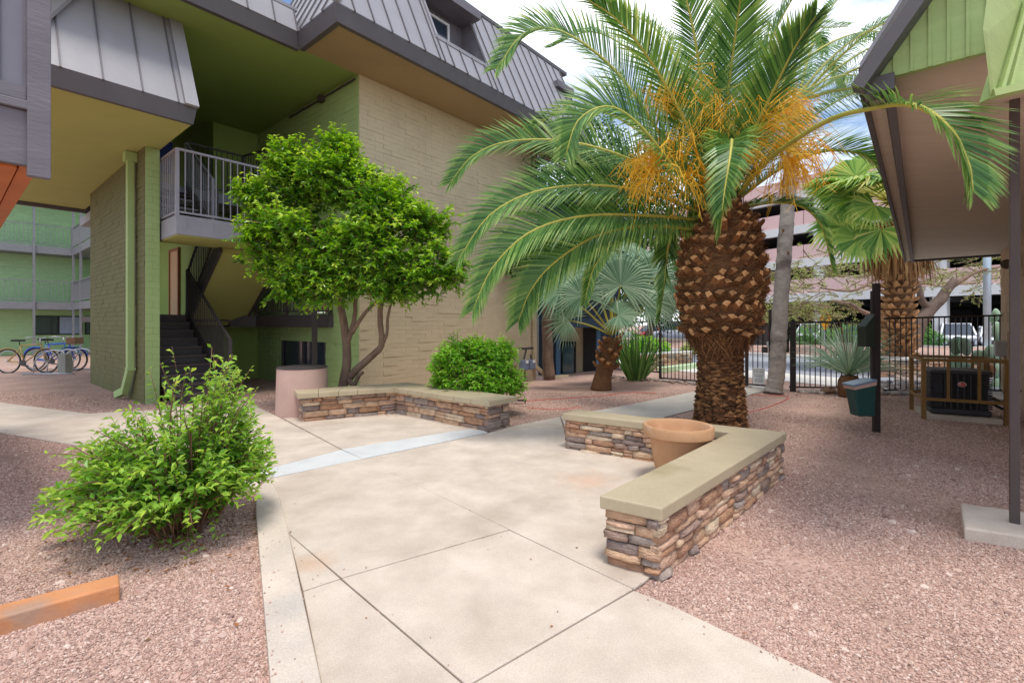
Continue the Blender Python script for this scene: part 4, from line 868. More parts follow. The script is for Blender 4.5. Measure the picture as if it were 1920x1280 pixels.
# ================================================================ FENCE AND GATE
fpts = [V((2.9, 14.5, 0)), V((4.14, 13.5, 0)), V((5.75, 11.85, 0))]
FT = 1.62
M_pk = M_black
def fence(root, p, q_, h, z0=.1, pk=.105, dz0=0, dz1=0):
    p, q_ = V(p), V(q_); d = q_ - p; L_ = d.length
    quick('top_rail', M_black, root, lambda k: k.bar(p + AZ * (h + dz0), q_ + AZ * (h + dz1), .04, .04)); quick('bottom_rail', M_black, root, lambda k: k.bar(p + AZ * z0, q_ + AZ * z0, .035, .035))
    bm = MB(); bm.box(V((-.0085, -.0085, 0)), V((.017, 0, 0)), V((0, .017, 0)), AZ * (h - z0)); me_ = bm.mesh('picket', M_black); n = max(2, int(L_ / pk)); an = math.atan2(d.y, d.x)
    for i in range(1, n): inst('picket', me_, root, p.lerp(q_, i / n) + AZ * z0, (0, 0, an), (1, 1, (h - z0 + dz0 + (dz1 - dz0) * i / n) / (h - z0)))
def fpost(root, p, h, w=.06): quick('post', M_black, root, lambda k: k.cbox(V(p) + AZ * h / 2, w / 2, w / 2, h / 2, AU, AV), bev=.004)
fl = thing('iron_fence', fpts[1], 'black iron picket fence behind the fan palm, left of the gate', 'fence')
fence(fl, fpts[0], fpts[1], FT, .22); fence(fl, fpts[1], fpts[2], FT, .06)
fpost(fl, fpts[1], 1.74); fpost(fl, fpts[2], 1.7); fpost(fl, fpts[0], 1.7)
gt = thing('pedestrian_gate', V((5.9, 11.7, 0)), 'dark iron gate with screened upper half and small white notice', 'gate')
g0, g1 = V((5.5, 11.98, 0)), V((6.04, 11.42, 0))
gd = (g1 - g0).normalized(); gn = V((gd.y, -gd.x, 0))
fence(gt, g0, g1, 1.56, .1, .1)
quick('screen', mat('gate_mesh', srgb(96, 92, 92), .6, .06, 30), gt, lambda q: q.box(g0 + AZ * 1.05 - gn * .02, gd * (g1 - g0).length, gn * -.008, AZ * .5))
fpost(gt, g1 + gd * .06, 1.9, .075)
quick('lock', M_steel, gt, lambda q: q.cbox(g1 - gd * .06 + AZ * .95 + gn * .02, .06, .035, .07, gd, gn), bev=.008)
quick('lever', M_chrome, gt, lambda q: q.cbox(g1 + gd * .02 + AZ * 1.08 + gn * .05, .02, .03, .06, gd, gn))
sg = quick('notice', M_white, gt, lambda q: q.box(g1 - gd * .33 + gn * .014 + AZ * .13, gd * .27, gn * .006, AZ * .38))
def text(s, size, loc, xa, up, parent, mt, name='lettering', ext=.0008):
    c = bpy.data.curves.new('t', 'FONT'); c.body = s; c.size = size; c.align_x = 'CENTER'; c.align_y = 'CENTER'; c.extrude = ext; c.resolution_u = 2
    o = bpy.data.objects.new('t', c); col.objects.link(o); dg_ = bpy.context.evaluated_depsgraph_get(); me_ = bpy.data.meshes.new_from_object(o.evaluated_get(dg_)); bpy.data.objects.remove(o)
    me_.materials.clear(); me_.materials.append(mt); ob = bpy.data.objects.new(name, me_); col.objects.link(ob)
    M3 = Matrix((xa.normalized(), up.normalized(), xa.cross(up).normalized())).transposed()
    ob.matrix_world = Matrix.Translation(V(loc) - (ORG[parent.name] if parent else V((0, 0, 0)))) @ M3.to_4x4()
    if parent: ob.parent = parent
    return ob
M_ink = mat('sign_ink', srgb(60, 56, 70), .6, .05, 3)
tx = g1 - gd * .195 + gn * .0215
for i, (s_, z_, sz_) in enumerate((('DO NOT PROP', .465, .042), ('GATE OPEN', .415, .046), ('VIOLATORS WILL BE', .355, .024), ('RESPONSIBLE FOR', .325, .024), ('ANY DAMAGES', .295, .024), ('YOU WILL BE', .245, .03), ('RESPONSIBLE', .212, .03), ('FOR DAMAGES', .178, .03))):
    text(s_, sz_, tx + AZ * z_, gd, AZ, sg, M_ink)
fr_ = thing('iron_fence', V((7.3, 11.1, 0)), 'black iron picket fence between the gate and the pet waste station', 'fence')
h0 = V((6.28, 11.32, 0)); h1 = V((6.42, 11.2, 0)); h2 = V((8.35, 11.0, 0)); h3 = V((11.25, 10.9, 0))
fpost(fr_, h0, 1.58, .09); fpost(fr_, h1 + V((.06, -.05, 0)), 1.6, .11)
quick('plate', M_black, fr_, lambda q: q.box(h0 + AZ * .9, h1 - h0, V((0, .01, 0)), AZ * .66))
fence(fr_, h1, h2, 1.6, .1, .113); fpost(fr_, h2, 1.66, .06)
fr2 = thing('iron_fence', V((9.8, 10.95, 0)), 'black iron picket fence running behind the air conditioner to the wall', 'fence')
fence(fr2, h2 + V((.1, -.02, 0)), h3, 1.68, .06, .118, 0, .08)

# stone planter walls beyond the fence
def planter(p0, p1, h, label, dx=V((.25, .5, 0))):
    pw = thing('planter_wall', p0, label, 'wall'); quick('core', M_mortar, pw, lambda q: q.prism([V(p0), V(p1), V(p1) + dx, V(p0) + dx], h))
    quick('cap', M_walk, pw, lambda q: q.prism([V(p0) - dx * .1 + AZ * h, V(p1) - dx * .1 + AZ * h, V(p1) + dx * 1.1 + AZ * h, V(p0) + dx * 1.1 + AZ * h], .06))
    stone_face(pw, V(p0), V(p1), 0, h, 0, .2, .6, (.02, .06), (.06, .13))
planter(G(1648, 707), V((21, 13.6, 0)), .5, 'stacked stone planter wall behind the right iron fence')
planter(G(1196, 694), G(1296, 687), .5, 'stacked stone planter wall seen through the left iron fence')
structure(quick('planter_bed', M_gravel, None, lambda q: q.prism([G(1648, 707) + V((.3, .6, 0)), V((21, 14.2, 0)), V((34, 24, 0)), V((16.5, 21.5, 0))], .52)))
tag(quick('green_kerb', mat('pale_green_paint', srgb(190, 214, 170), .7, .06, 3), None, lambda q: (q.bar(G(1233, 697) + AZ * .08, G(1252, 697.5) + AZ * .08, .3, .16), q.bar(G(1246, 697) + AZ * .081, G(1330, 686) + AZ * .081, .3, .16))), 'pale green painted kerb beyond the left iron fence', 'kerb')

# ================================================================ PARKING GARAGE
gg = thing('parking_garage', S(0, 45), 'pink and white concrete parking garage across the street', 'parking garage')
M_pink = mat('pink_concrete_panel', srgb(216, 180, 174), .8, .05, .25, .1, 10); M_gw = mat('white_concrete_band', srgb(214, 210, 206), .8, .05, .25, .1, 10)
S0, S1 = -40, 42
for lv in range(4):
    zz = 3.57 + lv * 3.03
    # pink parapets cast in bays, white band below each
    for k in range(8):
        sA = S0 + k * (S1 - S0) / 8; quick('parapet_panel', M_pink, gg, lambda q: q.box(S(sA + .03, 45, zz + .722), SG * ((S1 - S0) / 8 - .06), SH * .3, AZ * 1.25))
    quick('white_band', M_gw, gg, lambda q: q.box(S(S0, 44.9, zz), SG * (S1 - S0), SH * .5, AZ * .72))
    quick('deck_slab', mat('deck_grey', srgb(120, 116, 114), .9, .05, 1) if lv == 0 else MATS['deck_grey'], gg, lambda q: q.box(S(S0, 45.42, zz + .3), SG * (S1 - S0), SH * 26, AZ * .35))
    for k in range(10): quick('beam', MATS['deck_grey'], gg, lambda q: q.box(S(S0 + 2 + k * 8.4, 45.5, zz - .25), SG * .5, SH * 25, AZ * .56))
for k in range(10):
    sA = S0 + 3.2 + k * 8.1
    quick('column', M_gw, gg, lambda q: q.box(S(sA, 45.05, 0), SG * .8, SH * .7, AZ * 14.2))
quick('rear_wall', M_void, gg, lambda q: q.box(S(S0, 66, 0), SG * (S1 - S0), SH * .3, AZ * 14))
for lv in range(4):
    for k in range(8): quick('bay_partition', M_void, gg, lambda q: q.box(S(S0 + 8 + k * 9, 56, lv * 3.03 + .01), SG * 3.5, SH * .3, AZ * 2.8))

# ================================================================ CARS
def car(loc, heading, colr, L_, W_, Hh, kind, label, group='cars parked in the garage'):
    """front faces -y in local space"""
    nm = 'parked_car'; root = thing(nm, loc, label, 'car', group)
    mp_ = mat('car_paint', colr, .3, .03, 1, spec=.7); rot = Matrix.Rotation(heading, 3, 'Z')
    T = lambda x, y, z: V(loc) + rot @ V((x, y, z))
    hw = W_ / 2; bh = Hh * .56
    st_ = [(-L_ / 2, .72, .30, .52), (-L_ / 2 + .12, .9, .22, .64), (-L_ / 2 + .45, .98, .2, .80), (-L_ / 2 + 1.15, 1, .2, .93), (-.2, 1, .2, 1.0), (L_ / 2 - .9, 1, .2, 1.04), (L_ / 2 - .2, .95, .22, 1.03), (L_ / 2, .84, .34, .9)]
    q = MB(); rings = []
    for (y, wf, zl, zh) in st_:
        zt = bh * zh
        sec = [(-hw * wf * .92, zl), (-hw * wf, zl + .18), (-hw * wf, zt - .12), (-hw * wf * .9, zt), (hw * wf * .9, zt), (hw * wf, zt - .12), (hw * wf, zl + .18), (hw * wf * .92, zl)]
        rings.append([T(x, y, z) for x, z in sec])
    for rg in rings: q.v.extend(rg)
    def F_(*f): q.f.append(f); q.m.append(0); q.r.append(0)
    for i in range(len(rings) - 1):
        for k in range(8): k2 = (k + 1) % 8; F_(i * 8 + k, i * 8 + k2, (i + 1) * 8 + k2, (i + 1) * 8 + k)
    F_(*range(7, -1, -1)); F_(*[(len(rings) - 1) * 8 + k for k in range(8)])
    q.build('body', mp_, root, smooth=True, bev=0).modifiers.new('es', 'EDGE_SPLIT').split_angle = math.radians(50)
    y0, y1 = -L_ / 2 + 1.0, (L_ / 2 - .15 if kind == 'suv' else L_ / 2 - .8); ft, rt = y0 + .75, (y1 - .35 if kind == 'suv' else y1 - .6)
    g = MB(); zb_ = bh * .93
    bot = [T(-hw * .92, y0, zb_), T(hw * .92, y0, zb_), T(hw * .92, y1, zb_ + .04), T(-hw * .92, y1, zb_ + .04)]; top = [T(-hw * .74, ft, Hh - .05), T(hw * .74, ft, Hh - .05), T(hw * .74, rt, Hh - .05), T(-hw * .74, rt, Hh - .05)]
    g.add(bot + top, [(0, 1, 5, 4), (1, 2, 6, 5), (2, 3, 7, 6), (3, 0, 4, 7), (4, 5, 6, 7)]); g.build('windows', M_glass, root)
    rf = MB(); rf.prism([T(-hw * .76, ft - .04, Hh - .06), T(hw * .76, ft - .04, Hh - .06), T(hw * .76, rt + .05, Hh - .06), T(-hw * .76, rt + .05, Hh - .06)], .06); rf.build('roof', mp_, root, bev=.03)
    pl = MB()
    for sx in (-1, 1):
        pl.bar(T(sx * hw * .93, y0, zb_), T(sx * hw * .75, ft, Hh - .04), .09, .07); pl.bar(T(sx * hw * .93, y1, zb_), T(sx * hw * .75, rt, Hh - .04), .16, .1); pl.bar(T(sx * hw * .94, (y0 + y1) / 2 + .2, zb_), T(sx * hw * .76, (ft + rt) / 2 + .1, Hh - .04), .07, .08)
    pl.build('pillars', mp_, root)
    for sx in (-1, 1):
        for wy in (-L_ * .31, L_ * .31):
            ax_ = rot @ V((sx, 0, 0)); c_ = T(sx * (hw - .2), wy, .33); yv = rot @ V((0, 1, 0))
            wl_ = quick('wheel', M_rubber, root, lambda k: k.lathe(c_, [(.2, 0), (.33, .01), (.34, .1), (.33, .2), (.2, .21)], 18, ax=(yv, AZ, ax_))); quick('rim', M_chrome, wl_, lambda k: k.lathe(c_, [(.01, .2), (.2, .205), (.22, .215), (.02, .222)], 12, ax=(yv, AZ, ax_)))
        quick('headlight', M_chrome, root, lambda k: k.cbox(T(sx * hw * .66, -L_ / 2 + .1, bh * .66), .17, .12, .07, rot @ V((1, 0, 0)), rot @ V((0, 1, 0))), bev=.03); quick('mirror', mp_, root, lambda k: k.cbox(T(sx * (hw + .1), y0 + .35, zb_ + .1), .09, .05, .07, rot @ V((1, 0, 0)), rot @ V((0, 1, 0))), bev=.02)
    quick('grille', M_void, root, lambda k: k.cbox(T(0, -L_ / 2 + .07, bh * .56), hw * .45, .06, .1, rot @ V((1, 0, 0)), rot @ V((0, 1, 0)))); quick('bumper', M_ac, root, lambda k: k.cbox(T(0, -L_ / 2 + .03, .34), hw * .7, .06, .1, rot @ V((1, 0, 0)), rot @ V((0, 1, 0))), bev=.02)
    return root
hd = math.atan2(SH.y, SH.x) - math.pi / 2     # nose towards the street
def cpos(x, t, z=.01):
    k = (x - 960) / F; Y = t / (.835 * k + .55); return V((k * Y, Y, z))
car(cpos(1792, 43.8), hd + .35, srgb(226, 228, 232), 4.6, 1.85, 1.62, 'suv', 'white SUV parked nose out beyond the prickly pear')
car(cpos(1868, 44.3), hd + .3, srgb(222, 224, 228), 4.5, 1.8, 1.42, 'sedan', 'white sedan half hidden by the light pole at right')
car(cpos(1424, 44.0), hd + .25, srgb(176, 24, 32), 4.2, 1.8, 1.5, 'suv', 'red hatchback between the gate post and the yellow sign')
car(cpos(1522, 44.5), hd + .2, srgb(196, 200, 206), 4.6, 1.85, 1.6, 'suv', 'silver car behind the yellow diamond sign')
car(cpos(1600, 44.5), hd + .2, srgb(96, 116, 150), 4.4, 1.8, 1.4, 'sedan', 'blue grey car behind the yucca plumes')
car(cpos(1222, 43.5), hd - .2, srgb(178, 26, 30), 4.4, 1.8, 1.42, 'sedan', 'red car seen left of the palm through the fence')
car(cpos(1268, 42.0), hd - .9, srgb(164, 166, 172), 5.3, 1.95, 1.75, 'suv', 'grey pickup-sized car beside the date palm trunk')
# light pole and warning sign by the street
lp = thing('light_pole', cpos(1851, 30.5, .3), 'pale blue grey street light pole in front of the garage column', 'light pole')
lpb = cpos(1851, 30.5, .3); quick('shaft', mat('galvanised', srgb(176, 190, 200), .45, .05, 3, metal=.3), lp, lambda q: q.tube([lpb, lpb + AZ * 7], .14, 12), smooth=True); quick('base_plate', M_gw, lp, lambda q: q.cbox(lpb + AZ * .1, .3, .3, .15))
ys_ = thing('warning_sign', G(1546, 664), 'yellow diamond pedestrian warning sign on a thin post', 'sign')
yb = G(1546, 664); yz = H + 5 / F * yb.y + .1
sv = V((.42, -.9, 0)).normalized()
quick('post', MATS['galvanised'], ys_, lambda q: q.bar(yb, yb + AZ * (yz + .5), .05, .05, AU))
dz_ = .62; ctr = V((yb.x, yb.y - .05, yz + .05)); hx = V((.26, -.1, 0))
dia = quick('diamond', mat('sign_yellow', srgb(255, 176, 0), .5, .03, 3), ys_, lambda q: q.prism([ctr - AZ * dz_, ctr + hx, ctr + AZ * dz_, ctr - hx], V((0, -.015, 0))))
quick('pictogram', M_ink, dia, lambda q: (q.cbox(ctr + V((.0, -.022, .22)), .045, .004, .045), q.prism([ctr + V((-.05, -.02, -.22)), ctr + V((.06, -.02, -.22)), ctr + V((.08, -.02, .15)), ctr + V((-.06, -.02, .15))], V((0, -.006, 0)))))
# ================================================================ PLANTS
LF_date = leaf_mat('date_leaflet', [srgb(44, 84, 38), srgb(80, 124, 58), srgb(124, 160, 80), srgb(184, 198, 120)], .28, .34)
LF_rachis = mat('palm_rachis', srgb(186, 178, 84), .5, .12, 4)
LF_blue = leaf_mat('blue_fan_leaf', [srgb(84, 120, 92), srgb(118, 150, 118), srgb(154, 180, 148), srgb(190, 206, 178)], .18, .42)
LF_fan = leaf_mat('green_fan_leaf', [srgb(70, 112, 44), srgb(112, 152, 64), srgb(164, 188, 92), srgb(220, 214, 130)], .3, .4)
LF_dead = leaf_mat('dead_frond', [srgb(120, 84, 50), srgb(158, 116, 74), srgb(186, 146, 98)], .15, .8)
LF_citrus = leaf_mat('citrus_leaf', [srgb(42, 88, 26), srgb(86, 140, 38), srgb(152, 196, 62), srgb(220, 236, 112)], .4, .28)
LF_bush = leaf_mat('shrub_leaf', [srgb(66, 110, 34), srgb(110, 158, 52), srgb(160, 200, 80), srgb(208, 224, 104)], .36, .36)
LF_hedge = leaf_mat('hedge_leaf', [srgb(66, 124, 28), srgb(110, 174, 46), srgb(154, 208, 70), srgb(192, 228, 100)], .38, .4)
LF_dark = leaf_mat('dark_tree_leaf', [srgb(40, 76, 36), srgb(66, 108, 48), srgb(98, 138, 64)], .25, .4)
LF_mesq = leaf_mat('mesquite_leaf', [srgb(138, 152, 84), srgb(170, 182, 110), srgb(204, 208, 140)], .3, .6)
LF_sage = leaf_mat('street_shrub_leaf', [srgb(70, 116, 60), srgb(104, 150, 84), srgb(150, 186, 90)], .3, .5)
LF_yucca = leaf_mat('yucca_blade', [srgb(118, 152, 128), srgb(156, 182, 156), srgb(196, 210, 184)], .2, .4)
LF_sword = leaf_mat('sword_blade', [srgb(48, 92, 40), srgb(82, 128, 58), srgb(130, 164, 90)], .25, .35)
M_fruit = mat('orange_fruit_stalk', srgb(236, 160, 20), .5, .15, 6)
M_fruit2 = leaf_mat('orange_fruit_strand', [srgb(244, 180, 30), srgb(254, 206, 56), srgb(255, 222, 100)], .12, .6)
M_lb = mat('leaf_base', srgb(116, 80, 52), .9, .35, 14, .9, 40, bdist=.015, c2=srgb(140, 96, 60), objrnd=.35)
M_lbcut = mat('leaf_base_cut', srgb(190, 144, 98), .85, .3, 18, .6, 40, objrnd=.4)
M_fibre = ramp_mat('palm_fibre', [srgb(70, 46, 30), srgb(118, 80, 52), srgb(156, 114, 74)], .95, 14, .3, .5, 50, attr='rnd')
M_trunk = mat('date_trunk', srgb(120, 86, 58), .95, .35, 10, .9, 30, bdist=.03, stretch=(1, 1, 3))

def frond_mesh(q, pts, nl, Lm, wid=.022, lift=.28, droop=.3, start=.1, curl=0.0, up=None, rng=(.0, 1.0), tipL=.32, twist=0.0):
    m_ = len(pts); T_, S_, N_ = [], [], []
    for i in range(m_):
        t = (pts[min(i + 1, m_ - 1)] - pts[max(i - 1, 0)]).normalized(); ref = V(up) if up is not None else AZ
        s = t.cross(ref)
        if s.length < .05: s = t.cross(V((.3, -1, .1)))
        s.normalize(); n = s.cross(t); T_.append(t); S_.append(s); N_.append(n)
    # keep the frame steady along the frond
    for i in range(1, m_):
        if S_[i].dot(S_[i - 1]) < 0: S_[i] = -S_[i]; N_[i] = -N_[i]
    for k in range(nl):
        f = start + (1 - start) * (k + R.uniform(-.25, .25)) / nl; f = min(max(f, start), .995); x = f * (m_ - 1); i = int(x); u = x - i; j = min(i + 1, m_ - 1)
        p = pts[i].lerp(pts[j], u); t = T_[i].lerp(T_[j], u).normalized(); s = S_[i].lerp(S_[j], u).normalized(); n = N_[i].lerp(N_[j], u).normalized()
        if twist: rm = Matrix.Rotation(twist * f, 3, t); s, n = rm @ s, rm @ n
        prof = min(1, (f - start + .05) / .22) * (1 - (1 - tipL) * max(0, (f - .45) / .55) ** 1.4); l = Lm * prof * R.uniform(.88, 1.08)
        al = math.radians(66 - 38 * f)
        for sd_ in (-1, 1):
            d = (t * math.cos(al) + s * sd_ * math.sin(al) + n * (lift + R.uniform(-.12, .12))).normalized(); wv = (t - d * t.dot(d)).normalized()
            g = V((0, 0, -1)); p1 = p + d * l * .5; d2 = (d + g * droop * R.uniform(.6, 1.3)).normalized(); p2 = p1 + d2 * l * .5; w_ = wid * R.uniform(.85, 1.15); fold = (n * .35 * w_)
            r_ = min(1, max(0, R.gauss(.38, .18)))
            q.add([p - wv * w_ * .35, p + wv * w_ * .35, p1 + wv * w_ * .5 + fold, p1 - wv * w_ * .5 + fold, p2], [(0, 1, 2, 3)], 0, r_); q.add([p1 - wv * w_ * .5 + fold, p1 + wv * w_ * .5 + fold, p2], [(0, 1, 2)], 0, min(1, r_ + .22))
def frond(root, ctrl, Lm=.5, nl=85, r0=.035, lf=None, **k):
    pts = catmull(ctrl, 26); q = MB(); frond_mesh(q, pts, nl, Lm, **k); o = q.build('frond', lf or LF_date, root, rnd=True)
    t = MB(); t.tube(pts, [r0 * (1 - .88 * i / 25) for i in range(26)], 6); t.build('rachis', LF_rachis, o, smooth=True); return o

# ---------------------------------------------------------------- big date palm
pc = V((2.97, 6.9, 0)); PY = 6.9
palm = thing('date_palm', pc, 'large date palm with pineapple trunk and orange fruit stalks behind the seat wall', 'palm tree')
prof = [(.39, -.05), (.36, .08), (.325, .35), (.305, .7), (.295, 1.0), (.30, 1.25), (.34, 1.38)]
q = MB(); q.lathe(pc, [(r_ - .03, z_) for r_, z_ in prof], 40, jit=.02); q.build('lower_trunk', M_trunk, palm, smooth=True)
# ragged bark scales on the lower trunk
q = MB()
for k in range(1500):
    z_ = R.uniform(.0, 1.36); th = R.uniform(0, 6.283); rr0 = .36 - .065 * min(1, z_ / .8) + (.02 if z_ > 1.2 else 0) - .012 + (.03 if z_ < .08 else 0)
    o_ = V((math.cos(th), math.sin(th), 0)); tn = V((-o_.y, o_.x, 0)); wd = R.uniform(.03, .085); ht_ = R.uniform(.012, .035); out = R.uniform(.012, .045)
    c_ = pc + o_ * rr0 + AZ * z_
    q.add([c_ - tn * wd, c_ + tn * wd, c_ + tn * wd * .6 + o_ * out + AZ * ht_ * .6, c_ - tn * wd * .6 + o_ * out + AZ * (ht_ * .6 + R.uniform(-.01, .01)), c_ + AZ * ht_ * 2.2, c_ - AZ * ht_ * .8], [(0, 3, 2, 1), (3, 4, 2), (0, 4, 3), (1, 2, 4), (0, 1, 5)], 0, R.random())
stuff(q.build('bark_scales', M_fibre, palm, rnd=True))
def bossr(z_):
    t = (z_ - 1.32) / (3.2 - 1.32); return .46 + .13 * math.sin(math.pi * min(1, max(0, t)) ** .8) + (-.1 if t < .04 else 0) - .1 * max(0, t - .8) / .2
q = MB(); q.lathe(pc, [(.33, 1.3)] + [(bossr(z_) - .07, z_) for z_ in (1.42, 1.6, 1.9, 2.2, 2.5, 2.8, 3.05, 3.2)] + [(.25, 3.5)], 32, jit=.03); q.build('crown_shaft', M_trunk, palm, smooth=True)
def leaf_base(v):
    q = MB(); L_ = R.uniform(.13, .17); wb, hb, wt, ht_ = .085, .05, .055, .034
    q.add([V((-wb, 0, 0)), V((0, 0, -hb * 1.1)), V((wb, 0, 0)), V((0, 0, hb)), V((-wt, L_, .03)), V((0, L_ * .94, .03 - ht_ * 1.2)), V((wt, L_, .03)), V((0, L_ * 1.04, .03 + ht_ * .75)), V((0, L_ * 1.02, .03))],
          [(0, 1, 5, 4), (1, 2, 6, 5), (2, 3, 7, 6), (3, 0, 4, 7)]); q.add([q.v[4], q.v[5], q.v[6], q.v[7], q.v[8] + V((R.uniform(-.01, .01), R.uniform(.005, .02), 0))], [(0, 1, 4), (1, 2, 4), (2, 3, 4), (3, 0, 4)], 1)
    return q.mesh('leaf_base', [M_lb, M_lbcut])
lbm = [leaf_base(i) for i in range(6)]
rows, per = 12, 24; kk = 0
for r_ in range(rows):
    z_ = 1.44 + r_ * (3.12 - 1.44) / (rows - 1)
    for k in range(per):
        if R.random() < .09: continue
        th = 2 * math.pi * (k + .5 * (r_ % 2) + R.uniform(-.12, .12)) / per; rad = bossr(z_) - .1; o_ = V((math.cos(th), math.sin(th), 0))
        tilt = math.radians(10 + 32 * r_ / rows + R.uniform(-9, 9)) - (.25 if r_ == 0 else 0)
        inst('leaf_base', R.choice(lbm), palm, pc + o_ * (rad + R.uniform(-.03, .02)) + AZ * (z_ + R.uniform(-.045, .045)), (tilt + R.uniform(-.15, .15), R.uniform(-.45, .45), th - math.pi / 2 + R.uniform(-.25, .25)), (R.uniform(.85, 1.35), R.uniform(.5, 1.1), R.uniform(.85, 1.45)))
# fibres hanging between the bases and in a ragged skirt
q = MB()
for k in range(4800):
    z_ = R.uniform(1.36, 3.25); th = R.uniform(0, 6.283); o_ = V((math.cos(th), math.sin(th), 0)); rad = bossr(z_) - .05 * R.random() - .02; p0_ = pc + o_ * rad + AZ * z_; tn = V((-o_.y, o_.x, 0)); d_ = (tn * R.uniform(-1, 1) + AZ * R.uniform(-.6, .9) + o_ * R.uniform(.1, .6)).normalized() * R.uniform(.06, .2)
    w_ = tn.cross(d_).normalized() * R.uniform(.002, .009); q.add([p0_ - w_, p0_ + w_, p0_ + d_], [(0, 1, 2)], 0, R.random())
for k in range(4200):
    th = R.uniform(0, 6.283); big = math.exp(-((th - 4.2) % 6.283 - 0) ** 2 / .9) if False else (1.0 if 3.3 < th < 5.2 else .45); o_ = V((math.cos(th), math.sin(th), 0)); z_ = 1.44 - R.random() ** 1.6 * .1; p0_ = pc + o_ * (bossr(1.44) - R.uniform(.02, .14)) + AZ * z_
    tn = V((-o_.y, o_.x, 0)); d1_ = (-o_ * R.uniform(.2, .9) - AZ * R.uniform(.3, 1) + tn * R.uniform(-.7, .7)).normalized() * R.uniform(.08, .2) * (.6 + big * .7); w_ = tn * R.uniform(.003, .009); p1_ = p0_ + d1_
    q.add([p0_ - w_, p0_ + w_, p1_ + w_ * .7, p1_ - w_ * .7, p1_ + d1_ * .5 - AZ * .05], [(0, 1, 2, 3), (3, 2, 4)], 0, R.random())
stuff(q.build('trunk_fibre', M_fibre, palm, rnd=True))
def pf(lst): return [P(x, y, Y) for x, y, Y in lst]
FR = [  # rachis control points: pixel x, y and distance
    [(1318, 365, 6.8), (1250, 270, 6.6), (1160, 140, 6.4), (1060, 62, 6.2), (985, 62, 6.1), (930, 130, 6.0)],
    [(1310, 385, 6.9), (1200, 308, 7.0), (1080, 268, 7.1), (965, 264, 7.2), (890, 290, 7.2), (842, 345, 7.2)],
    [(1325, 390, 6.6), (1260, 310, 6.1), (1195, 232, 5.7), (1140, 200, 5.5), (1085, 225, 5.4), (1060, 292, 5.35)],
    [(1315, 400, 6.8), (1230, 365, 6.5), (1120, 348, 6.3), (1010, 358, 6.2), (920, 402, 6.1), (858, 488, 6.1)],
    [(1308, 412, 6.8), (1200, 404, 6.4), (1090, 406, 6.15), (995, 435, 6.0), (925, 500, 6.0), (886, 582, 6.0)],
    [(1300, 430, 6.8), (1210, 424, 6.5), (1120, 442, 6.3), (1040, 492, 6.2), (995, 545, 6.2), (972, 602, 6.2)],
    [(1310, 420, 7.3), (1230, 430, 8.0), (1160, 450, 8.5), (1115, 500, 8.7), (1095, 570, 8.7)],
    [(1345, 385, 6.5), (1362, 300, 5.9), (1372, 262, 5.55), (1368, 300, 5.3), (1358, 365, 5.2), (1350, 440, 5.2)],
    [(1300, 430, 7.2), (1265, 425, 7.7), (1252, 470, 7.9), (1246, 530, 7.9), (1236, 600, 7.9)],
    [(1335, 350, 6.9), (1322, 220, 6.8), (1306, 90, 6.6), (1280, -20, 6.4), (1235, -90, 6.1)],
    [(1350, 350, 6.9), (1362, 200, 6.7), (1378, 70, 6.4), (1392, -30, 6.0), (1398, -110, 5.4)],
    [(1362, 350, 6.9), (1390, 220, 6.9), (1430, 110, 6.8), (1485, 0, 6.7), (1550, -80, 6.6)],
    [(1370, 352, 6.9), (1420, 240, 7.2), (1490, 120, 7.5), (1570, 0, 7.8), (1640, -60, 8.0)],
    [(1372, 355, 6.9), (1430, 270, 7.3), (1520, 150, 7.8), (1600, 75, 8.2), (1680, 40, 8.5), (1760, 60, 8.7)],
    [(1378, 372, 6.8), (1440, 300, 6.0), (1540, 232, 4.5), (1635, 203, 3.42), (1715, 198, 3.02), (1780, 240, 2.85), (1815, 305, 2.8), (1824, 358, 2.78)],
    [(1375, 395, 6.8), (1440, 380, 6.6), (1500, 386, 6.4), (1540, 424, 6.3), (1562, 510, 6.3)],
    [(1330, 350, 7.0), (1280, 220, 7.6), (1200, 110, 8.2), (1110, 60, 8.8), (1030, 90, 9.2)],
    [(1320, 370, 7.1), (1230, 270, 7.9), (1130, 210, 8.6), (1040, 215, 9.2), (975, 262, 9.6)],
    [(1365, 350, 7.1), (1440, 200, 7.9), (1540, 90, 8.7), (1650, 60, 9.3), (1740, 110, 9.7)],
    [(1345, 345, 7.1), (1340, 200, 7.5), (1345, 60, 7.9), (1365, -60, 8.2)],
    [(1355, 350, 6.7), (1410, 250, 6.2), (1455, 160, 5.8), (1490, 90, 5.5), (1530, 30, 5.2)],
    [(1330, 360, 6.7), (1290, 240, 6.3), (1230, 130, 6.0), (1160, 40, 5.7), (1085, -10, 5.5)],
    [(1312, 400, 7.2), (1240, 370, 8.0), (1170, 365, 8.8), (1110, 395, 9.2), (1070, 450, 9.4)],
    [(1350, 350, 7.2), (1390, 230, 8.0), (1440, 130, 8.8), (1510, 60, 9.5), (1590, 50, 10.0)],
    [(1378, 365, 7.0), (1450, 282, 7.6), (1530, 215, 8.2), (1610, 172, 8.7), (1690, 170, 9.0)],
    [(1380, 375, 6.9), (1460, 318, 6.9), (1540, 285, 6.9), (1615, 290, 6.9), (1668, 335, 6.9)],
    [(1372, 360, 7.0), (1440, 240, 8.0), (1510, 170, 9.0), (1590, 140, 9.8), (1650, 160, 10.2)],
    [(1335, 352, 7.2), (1310, 220, 8.1), (1270, 110, 8.9), (1210, 40, 9.6), (1140, 30, 10.1)],
]
